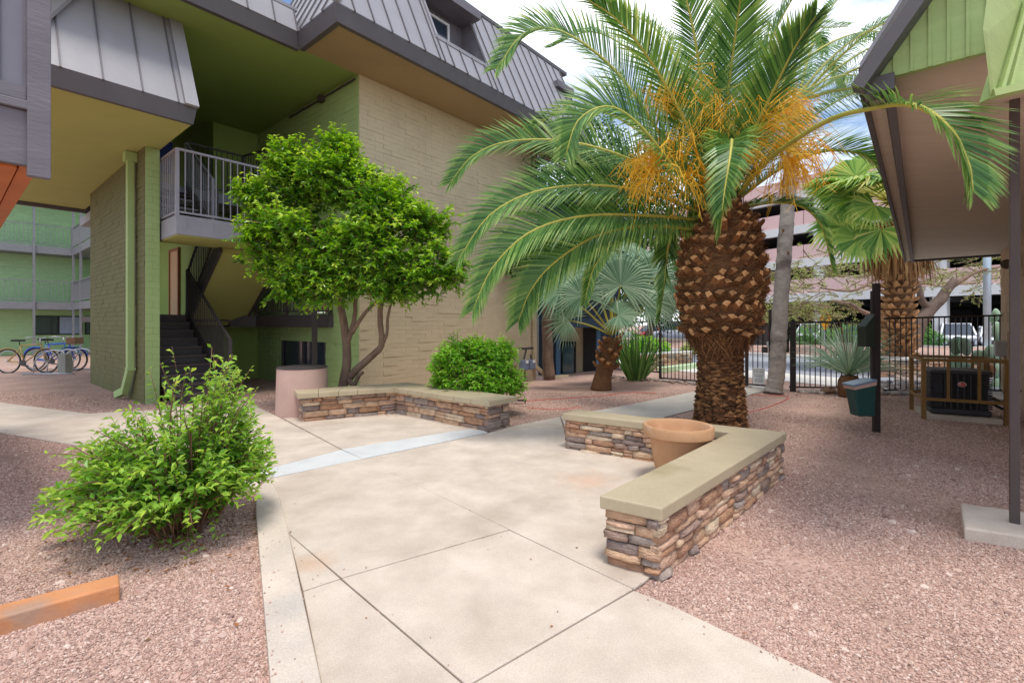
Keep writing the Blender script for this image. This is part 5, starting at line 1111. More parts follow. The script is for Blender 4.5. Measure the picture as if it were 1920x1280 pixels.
for i, c_ in enumerate(FR):
    c3 = pf(c_); c3 = [pc + AZ * (c3[0].z) + (c3[0] - pc - AZ * c3[0].z) * .45] + c3
    side = V((0, -.85, .5)) if i < 7 else V((0, -.7, .7)) if i == 14 else V((R.uniform(-.2, .2), -.5, .8)) if i in (15, 16) else None
    frond(palm, c3, Lm=(.5 if i == 14 else .34 if i == 15 else .7 if i < 6 else .66 if i not in (7, 8, 6) else .46), nl=165 if i < 6 or i == 14 else 125, start=.15, wid=.015 if i == 14 else .022 if i < 6 else .024, lift=.22, droop=.16 if i < 6 else .28 if i < 9 else .16, up=side)
# orange fruit stalks: each bunch a part of many hanging strands
def bunch(p, h, out, n, L_, lab=None):
    q = MB(); p = V(p)
    for k in range(n):
        d = (out * R.uniform(.2, 1.0) + rv(.55) + AZ * R.uniform(-.1, .5)).normalized(); a_ = p - out * .1 + rv(.06 * R.random()); b_ = a_ + d * L_ * R.uniform(.35, .75); c_ = b_ + (d * .4 - AZ * R.uniform(.3, .9)).normalized() * L_ * R.uniform(.3, .6); w_ = R.uniform(.0035, .0065)
        q.tube(catmull([a_, b_, c_], 6), [w_, w_, w_ * .9, w_ * .8, w_ * .7, w_ * .5], 3, cap=False, r=R.random())
        for s in range(3):
            e_ = b_.lerp(c_, R.random()); q.tube([e_, e_ + (rv(.6) - AZ * .5).normalized() * L_ * R.uniform(.12, .3)], w_ * .6, 3, cap=False, r=R.random())
    q.build('fruit_bunch', M_fruit2, palm, rnd=True)
for (x, y, Y, ox, oz, n, L_) in ((1268, 305, 6.3, -1, .1, 90, .75), (1225, 320, 6.1, -.6, -.5, 80, .6), (1262, 215, 6.5, -.5, .6, 80, .85), (1330, 250, 6.3, -.3, .6, 70, .75), (1420, 250, 6.3, .7, .5, 110, .85), (1455, 215, 6.5, .7, .4, 80, .7), (1470, 285, 6.2, .6, -.6, 85, .75), (1480, 320, 6.5, .3, -.8, 80, .5), (1395, 300, 6.2, .2, .1, 60, .5), (1285, 350, 6.2, -.1, -.9, 40, .5)):
    bunch(P(x, y - 6, Y), 0, V((ox, R.uniform(-.4, .2), oz + .1)).normalized(), int(n * .85), L_ * .95)
for k in range(14):
    x = R.uniform(1200, 1500); pts = [P(1345 + R.uniform(-25, 25), 370, 6.7), P((1345 + x) / 2, 320, 6.4), P(x, R.uniform(230, 330), 6.3)]
    t = MB(); t.tube(catmull(pts, 8), [.018, .017, .016, .014, .012, .01, .009, .008], 5); t.build('fruit_stalk', M_fruit, palm, smooth=True)

# ---------------------------------------------------------------- tall grey palm by the gate
gp_b = G(1452, 738); gpalm = thing('tall_palm', gp_b, 'slender grey trunked palm standing at the gate post', 'palm tree'); Yg = gp_b.y
tp_ = [P(1450, 738, Yg), P(1457, 690, Yg), P(1462, 600, Yg + .05), P(1470, 480, Yg + .1), P(1478, 380, Yg + .2), P(1486, 290, Yg + .3), P(1496, 190, Yg + .5)]
sp = catmull(tp_, 90); q = MB(); q.tube([p + rv(.006) for p in sp], [(.36 if i == 0 else .32 if i < 3 else .28 - .0008 * i) * (1 + R.uniform(.0, .05) * (1 if i % 3 else -1)) * (.62) for i in range(90)], 20); q.build('trunk', M_greybark, gpalm, smooth=True)
q = MB()
for k in range(14):
    i = R.randint(40, 86); a_ = R.uniform(3.3, 6.2); o_ = V((math.cos(a_), math.sin(a_), 0)); q.cbox(sp[i] + o_ * .14, .025, .02, .03, o_, o_.cross(AZ))
q.build('leaf_scar', M_lb, gpalm)
hub = sp[-1]
for k, (dx, dz, dy, ll) in enumerate(((-1.2, .9, -.3, 2.6), (1.6, .9, -.2, 2.8), (1.9, .2, .3, 2.7), (-1.7, .3, .4, 2.6), (.7, 1.5, .5, 2.8), (-.5, 1.6, .2, 2.6), (1.3, 1.2, .8, 2.7), (1.9, -.2, -.5, 2.3), (1.0, .8, -1.2, 2.6), (2.2, .6, -.8, 2.9))):
    d = V((dx, dy, dz)).normalized(); p1_ = hub + d * ll * .4 + AZ * .25; p2_ = hub + d * ll * .75 + AZ * .15; p3_ = hub + d * ll - AZ * ll * .3
    frond(gpalm, [hub, p1_, p2_, p3_], Lm=.55, nl=70, start=.12, lift=.05, droop=.7, lf=LF_blue if k % 2 else LF_date, wid=.022)

# ---------------------------------------------------------------- fan leaves
def fan_mesh(q, hub, nrm, axis_, Rr, nseg, spread, split=.55, droop=.15, cup=.12):
    nrm = nrm.normalized(); ax_ = (axis_ - nrm * axis_.dot(nrm)).normalized(); sx = ax_.cross(nrm)
    for k in range(nseg):
        th0, th1 = [spread * ((k + o) / nseg - .5) for o in (0, 1)]; tm = (th0 + th1) / 2; dr_ = lambda t: ax_ * math.cos(t) + sx * math.sin(t)
        rl = Rr * (1 - .22 * abs(tm / (spread / 2)) ** 2) * R.uniform(.94, 1.05); m_ = rl * split; rr_ = R.gauss(.45, .2); rr_ = min(1, max(0, rr_))
        hb = hub; a_ = hub + dr_(th0) * m_ + nrm * cup * m_; b_ = hub + dr_(th1) * m_ + nrm * cup * m_; c_ = hub + dr_(tm) * m_ + nrm * (cup * m_ + m_ * .05); e_ = hub + dr_(tm) * rl + nrm * cup * rl * .7 - AZ * droop * rl * R.uniform(.4, 1.5)
        q.add([hb, a_, c_, b_, e_], [(0, 1, 2), (0, 2, 3)], 0, rr_); q.add([a_, c_, b_, e_], [(0, 3, 1), (1, 3, 2)], 0, min(1, rr_ + .1))
def fan_leaf(root, base, hub, nrm, Rr, nseg=34, spread=4.6, lf=None, pr=.018, **k):
    q = MB(); ax_ = (V(hub) - V(base)).normalized(); fan_mesh(q, V(hub), V(nrm), ax_, Rr, nseg, spread, **k); o = q.build('fan_leaf', lf, root, rnd=True)
    mid = (V(base) + V(hub)) / 2 + AZ * .05; t = MB(); t.tube(catmull([base, mid, hub], 6), [pr * 1.5, pr * 1.3, pr * 1.1, pr, pr * .9, pr * .7], 5); t.build('petiole', LF_rachis, o, smooth=True); return o
# blue fan palm
bp_b = G(1127, 730); bY = bp_b.y; bfp = thing('fan_palm', bp_b, 'small blue-green fan palm with leaning stub trunk on the gravel', 'palm tree')
sp = catmull([P(1127, 732, bY), P(1131, 705, bY), P(1141, 670, bY), P(1147, 632, bY)], 12); q = MB(); q.tube(sp, [.26, .24, .23, .215, .2, .19, .185, .19, .2, .2, .17, .1], 18); q.build('trunk', M_trunk, bfp, smooth=True)
for k in range(22):
    i = 5 + k // 4; th = k * 2.4; o_ = V((math.cos(th), math.sin(th), 0)); inst('leaf_base', lbm[k % 6], bfp, sp[min(i, 11)] + o_ * .1 + AZ * R.uniform(-.03, .05), (math.radians(28 + R.uniform(-10, 15)), 0, th - math.pi / 2), (1.25, 1.7, 1.3))
cb = P(1147, 628, bY)
for (x, y, dy, nx_, ny_, nz_, rr_) in ((1050, 545, -.2, -.1, -1, .5, .82), (1092, 555, -.6, -.4, -1, .2, .7), (1164, 535, -.6, 0, -1, .15, 1.0), (1150, 500, .1, .1, -.7, .8, 1.0), (1225, 520, -.1, .4, -1, .3, .9), (1105, 500, .4, -.4, -.6, .9, .9), (1200, 480, .5, .4, -.5, .9, .95), (1242, 560, .2, .6, -.9, .1, .8), (1160, 590, -.7, -.1, -.9, .6, .6), (1065, 600, -.1, -.5, -.8, .2, .62), (1210, 570, -.5, .2, -1, .5, .7), (1140, 460, .7, 0, -.4, 1, .9)):
    fan_leaf(bfp, cb, P(x, y, bY + dy), V((nx_, ny_, nz_)), rr_ * 1.12, 38, 5.2, LF_blue, .022, split=.5, droop=.16)
# street fan palm with dead skirt
sf_b = V((12.75, 15.95, .5)); sfp = thing('fan_palm', sf_b, 'tall desert fan palm with dead brown skirt beyond the fence', 'palm tree'); sY = sf_b.y
sp = catmull([sf_b, P(1685, 600, sY), P(1685, 520, sY), P(1683, 460, sY), P(1676, 410, sY)], 20); q = MB(); q.tube(sp, [.46] + [.38] * 19, 18); q.build('trunk', M_trunk, sfp, smooth=True)
lbl = MB(); lbl.add([V((-.11, 0, -.02)), V((.11, 0, -.02)), V((.075, .1, .1)), V((-.075, .1, .1)), V((.05, .13, .22)), V((-.05, .13, .22)), V((0, .0, .2))], [(0, 1, 2, 3), (3, 2, 4, 5), (0, 3, 5, 6), (1, 6, 4, 2), (5, 4, 6)]); lblm = lbl.mesh('leaf_base', M_lbcut); kk = 0
for r_ in range(24):
    i = r_ * 19 / 25; p_ = sp[int(i)].lerp(sp[min(int(i) + 1, 19)], i - int(i))
    for k in range(12):
        th = 2 * math.pi * (k + .5 * (r_ % 2)) / 12 + R.uniform(-.1, .1); o_ = V((math.cos(th), math.sin(th), 0)); inst('leaf_base', lblm, sfp, p_ + o_ * .37, (R.uniform(-.4, .1), R.uniform(-.4, .4), th - math.pi / 2), (R.uniform(.75, 1.05), R.uniform(.7, 1.5), R.uniform(.6, .95)))
q = MB(); sb = P(1684, 452, sY)
for k in range(620):
    th = R.uniform(0, 6.283); o_ = V((math.cos(th), math.sin(th), 0)); a_ = sb + o_ * R.uniform(.35, .7) + AZ * R.uniform(-.1, .7); b_ = a_ + o_ * R.uniform(.05, .5) - AZ * R.uniform(.8, 1.75); tn = V((-o_.y, o_.x, 0)) * R.uniform(.01, .035); m_ = a_.lerp(b_, .6) + o_ * .1
    q.add([a_ - tn * .5, a_ + tn * .5, m_ + tn, m_ - tn, b_], [(0, 1, 2, 3), (3, 2, 4)], 0, R.random())
stuff(q.build('dead_skirt', LF_dead, sfp, rnd=True))
ct = P(1668, 378, sY)
for k in range(34):
    th = k * 2.399; el = -.35 + 1.5 * ((k * .618) % 1); o_ = V((math.cos(th) * math.cos(el), math.sin(th) * math.cos(el), math.sin(el))); L_ = 1.7 + .5 * R.random(); hb_ = ct + o_ * L_ * .85 - AZ * .12; n_ = (o_.cross(AZ).cross(o_) * .9 + o_ * .25 - AZ * (.2 if el < 0 else -.3)).normalized()
    fan_leaf(sfp, ct, hb_, n_, 1.1 * R.uniform(.85, 1.15), 26, 4.1, LF_fan, .022, split=.66, droop=.2, cup=.04)

for (x, y, dy) in ((1600, 372, -.5), (1578, 425, -.3), (1612, 446, -.8), (1640, 385, -1.0), (1604, 330, -.2), (1652, 430, -1.0), (1572, 352, 0), (1630, 318, .1), (1590, 395, .3)):
    fan_leaf(sfp, ct, P(x, y, sY + dy), V((-.35 + R.uniform(-.2, .2), -1, .45)), 1.0 * R.uniform(.9, 1.15), 28, 4.2, LF_fan, .02, split=.66, droop=.2, cup=.05)
# ---------------------------------------------------------------- broadleaf crowns
def leaf(q, p, n, d, s, asp=.42, r_=0.5, bend=.12):
    d = (d - n * d.dot(n)); d = d.normalized() if d.length > 1e-5 else n.orthogonal().normalized(); w_ = n.cross(d)
    q.add([p, p + d * s * .5 + w_ * s * asp * .5 + n * s * .09, p + d * s - n * s * bend, p + d * s * .5 - w_ * s * asp * .5 + n * s * .09], [(0, 1, 2), (0, 2, 3)], 0, r_)
def crown(root, clumps, n, size, lf, name='crown', up=.55, shell=.55, asp=.42, squeeze=None):
    q = MB(); wts = [c[1].x * c[1].y * c[1].z for c in clumps]; wts = [w_ ** .67 for w_ in wts]
    for k in range(n):
        c, r_, = R.choices(clumps, wts)[0]; d = rv(); f = shell + (1.08 - shell) * R.random() ** .6
        if R.random() < .06: f *= 1.15
        f *= 1 + .22 * noise.noise((c + V((d.x * r_.x, d.y * r_.y, d.z * r_.z))) * 2.2)
        p = c + V((d.x * r_.x, d.y * r_.y, d.z * r_.z)) * f
        if squeeze and not squeeze(p): continue
        nn = (d * .55 + AZ * up + rv(.75)).normalized(); dd = (d * .6 + rv(.8) - AZ * .25).normalized()
        out = min(1, max(0, (f - shell) / (1.1 - shell))); tip = .2 + .5 * out * max(0, d.z * .6 + .55) + R.gauss(0, .2)  # outer and upper leaves coloured lighter, imitating light from above
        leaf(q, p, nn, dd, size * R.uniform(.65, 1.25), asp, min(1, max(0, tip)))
    return q.build(name, lf, root, rnd=True)
def subclumps(cl, k, f=(.34, .52)):
    out = []
    for c, r_ in cl:
        out.append((c, r_ * .72))
        for i in range(k):
            d = rv(); g = R.uniform(*f); out.append((c + V((d.x * r_.x, d.y * r_.y, d.z * r_.z)) * R.uniform(.62, .92), r_ * g))
    return out
def sprays(root, clumps, n, nl, size, L_, lf, name='crown', asp=.44, keep=None, up=.35, gap=.0):
    """crown of many short leafy shoots that point outwards from the clumps"""
    q, qt = MB(), MB(); wts = [(c[1].x * c[1].y * c[1].z) ** .67 for c in clumps]
    for k in range(n):
        c, r_ = R.choices(clumps, wts)[0]; d = rv(); f = .35 + .62 * R.random() ** .55; p = c + V((d.x * r_.x, d.y * r_.y, d.z * r_.z)) * f
        if keep and not keep(p): continue
        if gap and noise.noise(p * 1.9) < -gap: continue
        t = (d + AZ * up + rv(.55)).normalized(); ll = L_ * R.uniform(.5, 1.25); bend = rv(.35) - AZ * .15; tone = .12 + .5 * max(0, f - .35) + .18 * max(0, d.z) + R.gauss(0, .1)  # tone paints top light and inner shade into the leaf colour
        e_ = p + (t + bend * .5).normalized() * ll; qt.tube([p, p.lerp(e_, .5) + AZ * .01, e_], [.005, .004, .002], 3, cap=False)
        for j in range(nl):
            g = (j + R.random()) / nl; pp = p.lerp(e_, g); sd_ = rv(); sd_ = (sd_ - t * sd_.dot(t)).normalized(); dd = (t * (.35 + .5 * g) + sd_ * .85 - AZ * .12).normalized(); nn = (AZ * .75 + t * .2 + rv(.5)).normalized()
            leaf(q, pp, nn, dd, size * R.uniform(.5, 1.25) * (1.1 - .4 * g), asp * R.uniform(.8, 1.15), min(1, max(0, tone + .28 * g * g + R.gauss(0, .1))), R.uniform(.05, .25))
    o = q.build(name, lf, root, rnd=True); qt.build('twigs', M_stem, root); return o
def limb(root, ctrl, r0, r1, mt=M_bark, name='branch', n=14):
    pts = catmull(ctrl, n); q = MB(); q.tube([p + rv(r0 * .12) if 0 < i < n - 1 else p for i, p in enumerate(pts)], [r0 + (r1 - r0) * i / (n - 1) for i in range(n)], 9); return q.build(name, mt, root, smooth=True)
# citrus-like tree at the stair hall corner
tb = V((-3.30, 9.05, 0)); tree = thing('green_tree', tb, 'bright green broadleaf tree with several bare stems at the wall corner', 'tree')
TY = 8.75
limb(tree, [tb, P(648, 700, 9.0), P(650, 640, 8.95), P(638, 560, 8.9), P(628, 480, 8.8)], .1, .05, name='trunk')
limb(tree, [P(652, 712, 9.0), P(672, 690, 8.95), P(705, 660, 8.85), P(716, 640, 8.8), P(712, 590, 8.75), P(722, 530, 8.7), P(735, 470, 8.6)], .075, .035)
limb(tree, [P(650, 650, 8.95), P(664, 600, 8.9), P(668, 550, 8.85), P(680, 480, 8.8)], .05, .025)
limb(tree, [P(660, 625, 8.9), P(690, 580, 8.8), P(740, 545, 8.6), P(790, 510, 8.4)], .04, .018)
limb(tree, [P(708, 660, 8.85), P(724, 630, 8.8), P(728, 590, 8.75), P(738, 550, 8.7)], .035, .02)
limb(tree, [P(640, 560, 8.9), P(600, 500, 8.6), P(540, 450, 8.4)], .05, .02)
limb(tree, [P(652, 705, 9.0), P(662, 722, 8.9), P(672, 705, 8.85), P(680, 698, 8.8)], .05, .03)
CL = [(P(x, y, Y), V((rx, ry, rz))) for x, y, Y, rx, ry, rz in (
    (560, 322, 8.7, .66, .66, .5), (612, 298, 8.8, .55, .55, .42), (630, 345, 8.6, .8, .75, .6), (540, 365, 8.6, .7, .65, .5), (700, 375, 8.6, .78, .65, .5), (760, 425, 8.5, .8, .6, .5), (810, 490, 8.3, .62, .5, .42), (505, 440, 8.5, .62, .55, .38), (585, 440, 8.3, .8, .7, .5), (680, 455, 8.3, .8, .7, .5), (560, 515, 8.4, .62, .6, .38), (640, 525, 8.4, .7, .6, .38), (730, 520, 8.4, .7, .55, .38), (800, 415, 8.5, .42, .4, .3), (480, 370, 8.6, .42, .4, .25), (545, 560 - 20, 8.5, .35, .35, .3), (850, 510, 8.25, .3, .3, .25), (640, 268, 8.9, .24, .24, .2), (700, 535, 8.35, .6, .5, .3), (780, 535, 8.3, .5, .45, .3), (600, 540, 8.3, .5, .5, .28), (740, 480, 8.3, .7, .55, .4), (500, 490, 8.5, .4, .4, .3))]
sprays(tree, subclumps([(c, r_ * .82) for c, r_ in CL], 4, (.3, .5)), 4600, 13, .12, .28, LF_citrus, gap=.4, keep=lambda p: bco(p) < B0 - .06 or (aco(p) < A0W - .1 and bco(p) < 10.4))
# trimmed shrub behind the left bench
hb = V((-.62, 8.35, 0)); hedge = thing('trimmed_shrub', hb, 'rounded bright green trimmed shrub behind the left seat wall', 'shrub')
for k in range(26):
    a_ = R.uniform(0, 6.28); b_ = hb + V((math.cos(a_) * .45, math.sin(a_) * .25, 0)); limb(hedge, [b_, b_ + V((R.uniform(-.1, .1), R.uniform(-.06, .06), .4)), b_ + V((math.cos(a_) * .25, math.sin(a_) * .2, .85))], .012, .006, M_stem, 'stem', 6)
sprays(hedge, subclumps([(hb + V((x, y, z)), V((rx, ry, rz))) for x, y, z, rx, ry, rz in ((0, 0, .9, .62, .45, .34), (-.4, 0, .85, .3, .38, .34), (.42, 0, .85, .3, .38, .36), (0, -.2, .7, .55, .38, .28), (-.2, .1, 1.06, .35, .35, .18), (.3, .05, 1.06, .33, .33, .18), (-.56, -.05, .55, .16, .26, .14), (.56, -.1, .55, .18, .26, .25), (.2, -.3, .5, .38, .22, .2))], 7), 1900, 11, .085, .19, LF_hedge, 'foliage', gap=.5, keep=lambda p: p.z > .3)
# loose shrub in the left foreground
bb = V((-2.42, 3.55, 0)); bush = thing('leafy_shrub', bb, 'sprawling leafy green shrub on the gravel at lower left', 'shrub')
ql, qs = MB(), MB()
def shoot(p0_, tip, r0, nleaf, ls, sag=0.0):
    mid = p0_.lerp(tip, .5) + V((0, 0, .12)) + rv(.05); end = tip - AZ * sag; pts = catmull([p0_, mid, end], 9); qs.tube(pts, [r0 * (1 - .75 * i / 8) for i in range(9)], 5)
    for k in range(nleaf):
        f = .2 + .8 * (k + R.random()) / nleaf; x = f * 8; i = min(int(x), 7); p = pts[i].lerp(pts[i + 1], x - i); t = (pts[i + 1] - pts[i]).normalized()
        sd_ = rv(); sd_ = (sd_ - t * sd_.dot(t)).normalized(); d = (t * .55 + sd_ * .8 + AZ * .15).normalized(); nn = (AZ * .8 + rv(.6) - d * .2).normalized()
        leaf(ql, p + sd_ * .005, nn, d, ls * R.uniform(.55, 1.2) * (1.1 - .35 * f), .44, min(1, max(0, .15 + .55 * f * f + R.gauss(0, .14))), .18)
tips = []
for k in range(470):
    th = R.uniform(0, 6.283); el = R.random() ** .8; rad = (.30 + .62 * R.random() ** .6)
    ex = .96 if math.cos(th) < 0 else .66
    z_ = .1 + 1.0 * (1 - (rad / 1.0) ** 2.2) * R.random() ** .55 + .12
    p_ = bb + V((math.cos(th) * rad * ex, math.sin(th) * rad * .75, z_ * (1.2 + .12 * math.cos(th)) if math.cos(th) > 0 else z_ * .92)); base = bb + V((math.cos(th) * .12 * R.random(), math.sin(th) * .1 * R.random(), 0.0))
    shoot(base if rad < .5 else base + (p_ - base) * .25 + rv(.03), p_, .004 if k % 5 else .009, 25, .075, .03 if rad > .7 else 0)
for (x, y) in ((400, 662), (438, 700), (470, 690), (350, 690), (300, 680), (508, 840), (510, 890), (85, 850), (90, 935), (160, 1020), (280, 690), (480, 730), (110, 880), (455, 720), (300, 1052), (335, 1045), (255, 1015), (372, 1035), (220, 1000), (410, 1010), (280, 1035), (180, 985), (350, 1060)):
    Yt = (3.5 if y < 980 else 3.22) + R.uniform(-.1, .15); shoot(bb + V(((x - 300) / 900, R.uniform(-.1, .1), .35 if y < 900 else .12)), P(x, y, Yt), .006, 24, .058)
ql.build('foliage', LF_bush, bush, rnd=True); qs.build('stems', M_stem, bush, smooth=True)
# dark tree behind the palm and its slim trunk
dtb = P(1030, 708, 15.4); dt = thing('shade_tree', V((dtb.x, dtb.y, gz(dtb.x, dtb.y))), 'dark green tree with slim straight trunk beside the navy wall', 'tree')
limb(dt, [P(1030, 714, 15.4), P(1026, 650, 15.4), P(1028, 560, 15.3), P(1045, 470, 15.2)], .19, .13, M_bark, 'trunk'); limb(dt, [P(1030, 580, 15.3), P(1070, 460, 15.6), P(1130, 380, 15.8)], .1, .05); limb(dt, [P(1028, 560, 15.3), P(1000, 480, 15.0), P(960, 440, 14.6)], .07, .03)
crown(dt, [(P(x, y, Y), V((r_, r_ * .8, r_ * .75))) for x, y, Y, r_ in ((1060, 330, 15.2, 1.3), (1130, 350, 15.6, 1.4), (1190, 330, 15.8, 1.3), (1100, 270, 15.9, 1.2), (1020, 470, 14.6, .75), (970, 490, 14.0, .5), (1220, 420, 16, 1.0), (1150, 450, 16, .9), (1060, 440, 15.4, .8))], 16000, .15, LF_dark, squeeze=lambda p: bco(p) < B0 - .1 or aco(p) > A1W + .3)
# green sword plant left of the gate
sw = thing('sword_plant', G(1192, 712), 'clump of tall green sword leaves by the iron fence', 'plant'); q = MB(); sb = G(1192, 712)
def blade(q, p, tip, w_, sag, r_):
    pts = catmull([p, p.lerp(tip, .55) + AZ * .08, tip - AZ * sag], 5); s = (tip - p).cross(V((0, 1, 0)) + rv(.4)).normalized()
    for i in range(4):
        wa, wb_ = w_ * (1 - (i / 4) ** 1.5), w_ * (1 - ((i + 1) / 4) ** 1.5); q.add([pts[i] - s * wa, pts[i] + s * wa, pts[i + 1] + s * wb_, pts[i + 1] - s * wb_], [(0, 1, 2, 3)], 0, r_)
for k in range(130):
    a_ = R.uniform(0, 6.28); sp_ = R.random() ** .6; ht_ = R.uniform(.7, 1.55) * (1.1 - .3 * sp_); blade(q, sb + V((math.cos(a_) * .2, math.sin(a_) * .2, 0)), sb + V((math.cos(a_) * sp_ * .95, math.sin(a_) * sp_ * .8, ht_)), .022, .1 * sp_, R.random())
stuff_ = q.build('leaves', LF_sword, sw, rnd=True)
# yucca on its stub trunk by the fence
yc = thing('yucca', G(1592, 744), 'spiky blue green yucca on a stub trunk before the fence', 'plant'); yb_ = G(1592, 744)
quick('trunk', M_trunk, yc, lambda q: q.lathe(yb_, [(.15, -.05), (.2, .05), (.21, .2), (.2, .36), (.14, .46)], 16, jit=.08), smooth=True)
q = MB(); yt = yb_ + AZ * .46
for k in range(330):
    d = rv(); d.z = abs(d.z) * R.uniform(.3, 1.5) + .02; d.normalize(); d = V((d.x, d.y * .8, d.z + .12)).normalized(); L_ = R.uniform(.95, 1.35); blade(q, yt + d * .03, yt + d * L_, .010, .05 + .12 * (1 - d.z), R.random())
q.build('leaves', LF_yucca, yc, rnd=True)
q = MB()
for k in range(12): q.tube([yt, yt + V((R.uniform(-.3, .45), R.uniform(-.1, .2), R.uniform(.95, 1.15)))], .006, 4)
q.build('flower_stalks', M_stem, yc)
# prickly pear pads, each a part
pp = thing('prickly_pear', V((10.3, 11.9, 0)), 'prickly pear cactus with flat green pads behind the fence', 'cactus'); LF_pad = mat('cactus_pad', srgb(166, 192, 164), .6, .1, 5, .15, 50, c2=srgb(150, 178, 150), objrnd=.12); M_padbrown = mat('old_pad', srgb(186, 134, 92), .8, .15, 8)
for (x, y, sx, sy, Y, rot_, br) in ((1800, 690, 15, 26, 11.8, .0, 0), (1794, 648, 15, 18, 11.7, -.3, 0), (1810, 650, 13, 18, 11.6, .35, 0), (1789, 675, 11, 16, 12, -.2, 0), (1813, 695, 16, 14, 11.5, .4, 0), (1835, 670, 15, 15, 11.8, 0, 0), (1860, 665, 15, 20, 11.7, .1, 0), (1845, 690, 14, 18, 11.6, -.3, 0), (1868, 690, 14, 20, 11.9, .2, 0), (1857, 694, 11, 13, 11.4, 0, 1), (1868, 590, 7, 12, 12.1, .1, 0), (1862, 595, 5, 11, 12.2, -.2, 0), (1870, 622, 10, 20, 12.0, .1, 0), (1874, 650, 10, 16, 12.0, .1, 0), (1800, 725, 13, 18, 11.8, 0, 0), (1845, 728, 14, 20, 11.7, .1, 0), (1870, 725, 12, 20, 11.9, 0, 0)):
    c_ = P(x, y, Y); k_ = Y / F; q = MB(); n_ = 16; ca, sa = math.cos(rot_), math.sin(rot_)
    ring = lambda f, yy: [c_ + V(((math.cos(t) * sx * f * (1 + .12 * math.sin(t)) * ca - math.sin(t) * sy * f * sa) * k_, yy, (math.cos(t) * sx * f * sa + math.sin(t) * sy * f * ca) * k_)) for t in [2 * math.pi * i / n_ for i in range(n_)]]
    rs = [ring(.01, -.05), ring(.75, -.042), ring(1, 0), ring(.75, .042), ring(.01, .05)]
    for r_ in rs: q.v.extend(r_)
    for a_ in range(4):
        for i in range(n_): j = (i + 1) % n_; q.f.append((a_ * n_ + i, a_ * n_ + j, (a_ + 1) * n_ + j, (a_ + 1) * n_ + i)); q.m.append(0); q.r.append(0)
    q.build('pad', M_padbrown if br else LF_pad, pp, smooth=True)
# mesquite across the road, with wispy foliage
mqb = cpos(1708, 27.5, .4); mY = mqb.y; mq = thing('mesquite_tree', mqb, 'wispy yellow green mesquite with crooked grey trunk by the garage', 'tree')
M_mbark = mat('mesquite_bark', srgb(104, 88, 78), .9, .3, 4, .8, 20, bdist=.04)
limb(mq, [mqb - AZ * .2, P(1722, 610, mY), P(1745, 580, mY), P(1768, 555, mY), P(1790, 525, mY)], .36, .17, M_mbark, 'trunk'); limb(mq, [P(1745, 582, mY), P(1728, 560, mY), P(1720, 530, mY), P(1700, 505, mY)], .17, .08, M_mbark)
limb(mq, [P(1715, 612, mY), P(1660, 590, mY - .5), P(1625, 588, mY - 1), P(1595, 570, mY - 1), P(1560, 565, mY - 1)], .16, .05); limb(mq, [P(1700, 520, mY), P(1650, 520, mY), P(1600, 545, mY - 1), P(1540, 540, mY - 1)], .1, .03); limb(mq, [P(1780, 540, mY), P(1830, 510, mY), P(1880, 500, mY)], .12, .04)
q, qb = MB(), MB()
for k in range(430):
    if k % 3 == 0: cx, cy = R.gauss(1520, 45), R.gauss(578, 14)
    else: cx, cy = R.uniform(1450, 1890), R.gauss(515, 20)
    if 1640 < cx < 1730 and R.random() < .6: continue
    p = P(cx, cy, mY + R.uniform(-.2, 2.6)); e_ = p + V((R.uniform(-1.2, 1.2), R.uniform(-.5, .5), R.uniform(-.55, .25))); qb.tube([p, p.lerp(e_, .5) + rv(.1), e_], [.03, .02, .01], 3, cap=False)
    for s in range(24):
        f = R.random(); a_ = p.lerp(e_, f) + rv(.14 * R.random()); leaf(q, a_, rv(), (e_ - p + rv(.8)).normalized(), R.uniform(.07, .16), .2, R.random())
q.build('crown', LF_mesq, mq, rnd=True); qb.build('twigs', M_bark, mq)
# street shrubs
def street_shrub(x, y, Y, r_, lab, n=1400, lf=None):
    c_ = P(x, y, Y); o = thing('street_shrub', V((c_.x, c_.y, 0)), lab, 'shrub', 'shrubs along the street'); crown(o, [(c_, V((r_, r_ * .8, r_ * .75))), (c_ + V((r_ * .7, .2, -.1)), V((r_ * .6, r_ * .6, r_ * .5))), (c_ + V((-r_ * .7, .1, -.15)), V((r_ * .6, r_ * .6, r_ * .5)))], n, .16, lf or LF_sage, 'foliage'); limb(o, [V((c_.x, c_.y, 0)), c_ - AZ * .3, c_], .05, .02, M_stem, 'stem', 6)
street_shrub(1528, 630, 27, .95, 'green shrub on the berm below the yellow sign'); street_shrub(1600, 628, 27.5, 1.0, 'green shrub on the berm behind the yucca'); street_shrub(1732, 634, 26, .85, 'green shrub between the fan palm and the white SUV'); street_shrub(1660, 635, 26, .6, 'small shrub left of the fan palm trunk', 800)
street_shrub(1218, 655, 21, .75, 'lime green shrub behind the left planter wall', 1400, LF_hedge); street_shrub(1296, 652, 23, .35, 'small yellow green shrub right of the left planter', 500, LF_mesq)
street_shrub(1180, 650, 22, .9, 'green shrub behind the sword plant', 1400, LF_sage)
street_shrub(1436, 592, 31, 1.1, 'bare twiggy shrub behind the grey palm trunk', 900, LF_mesq)
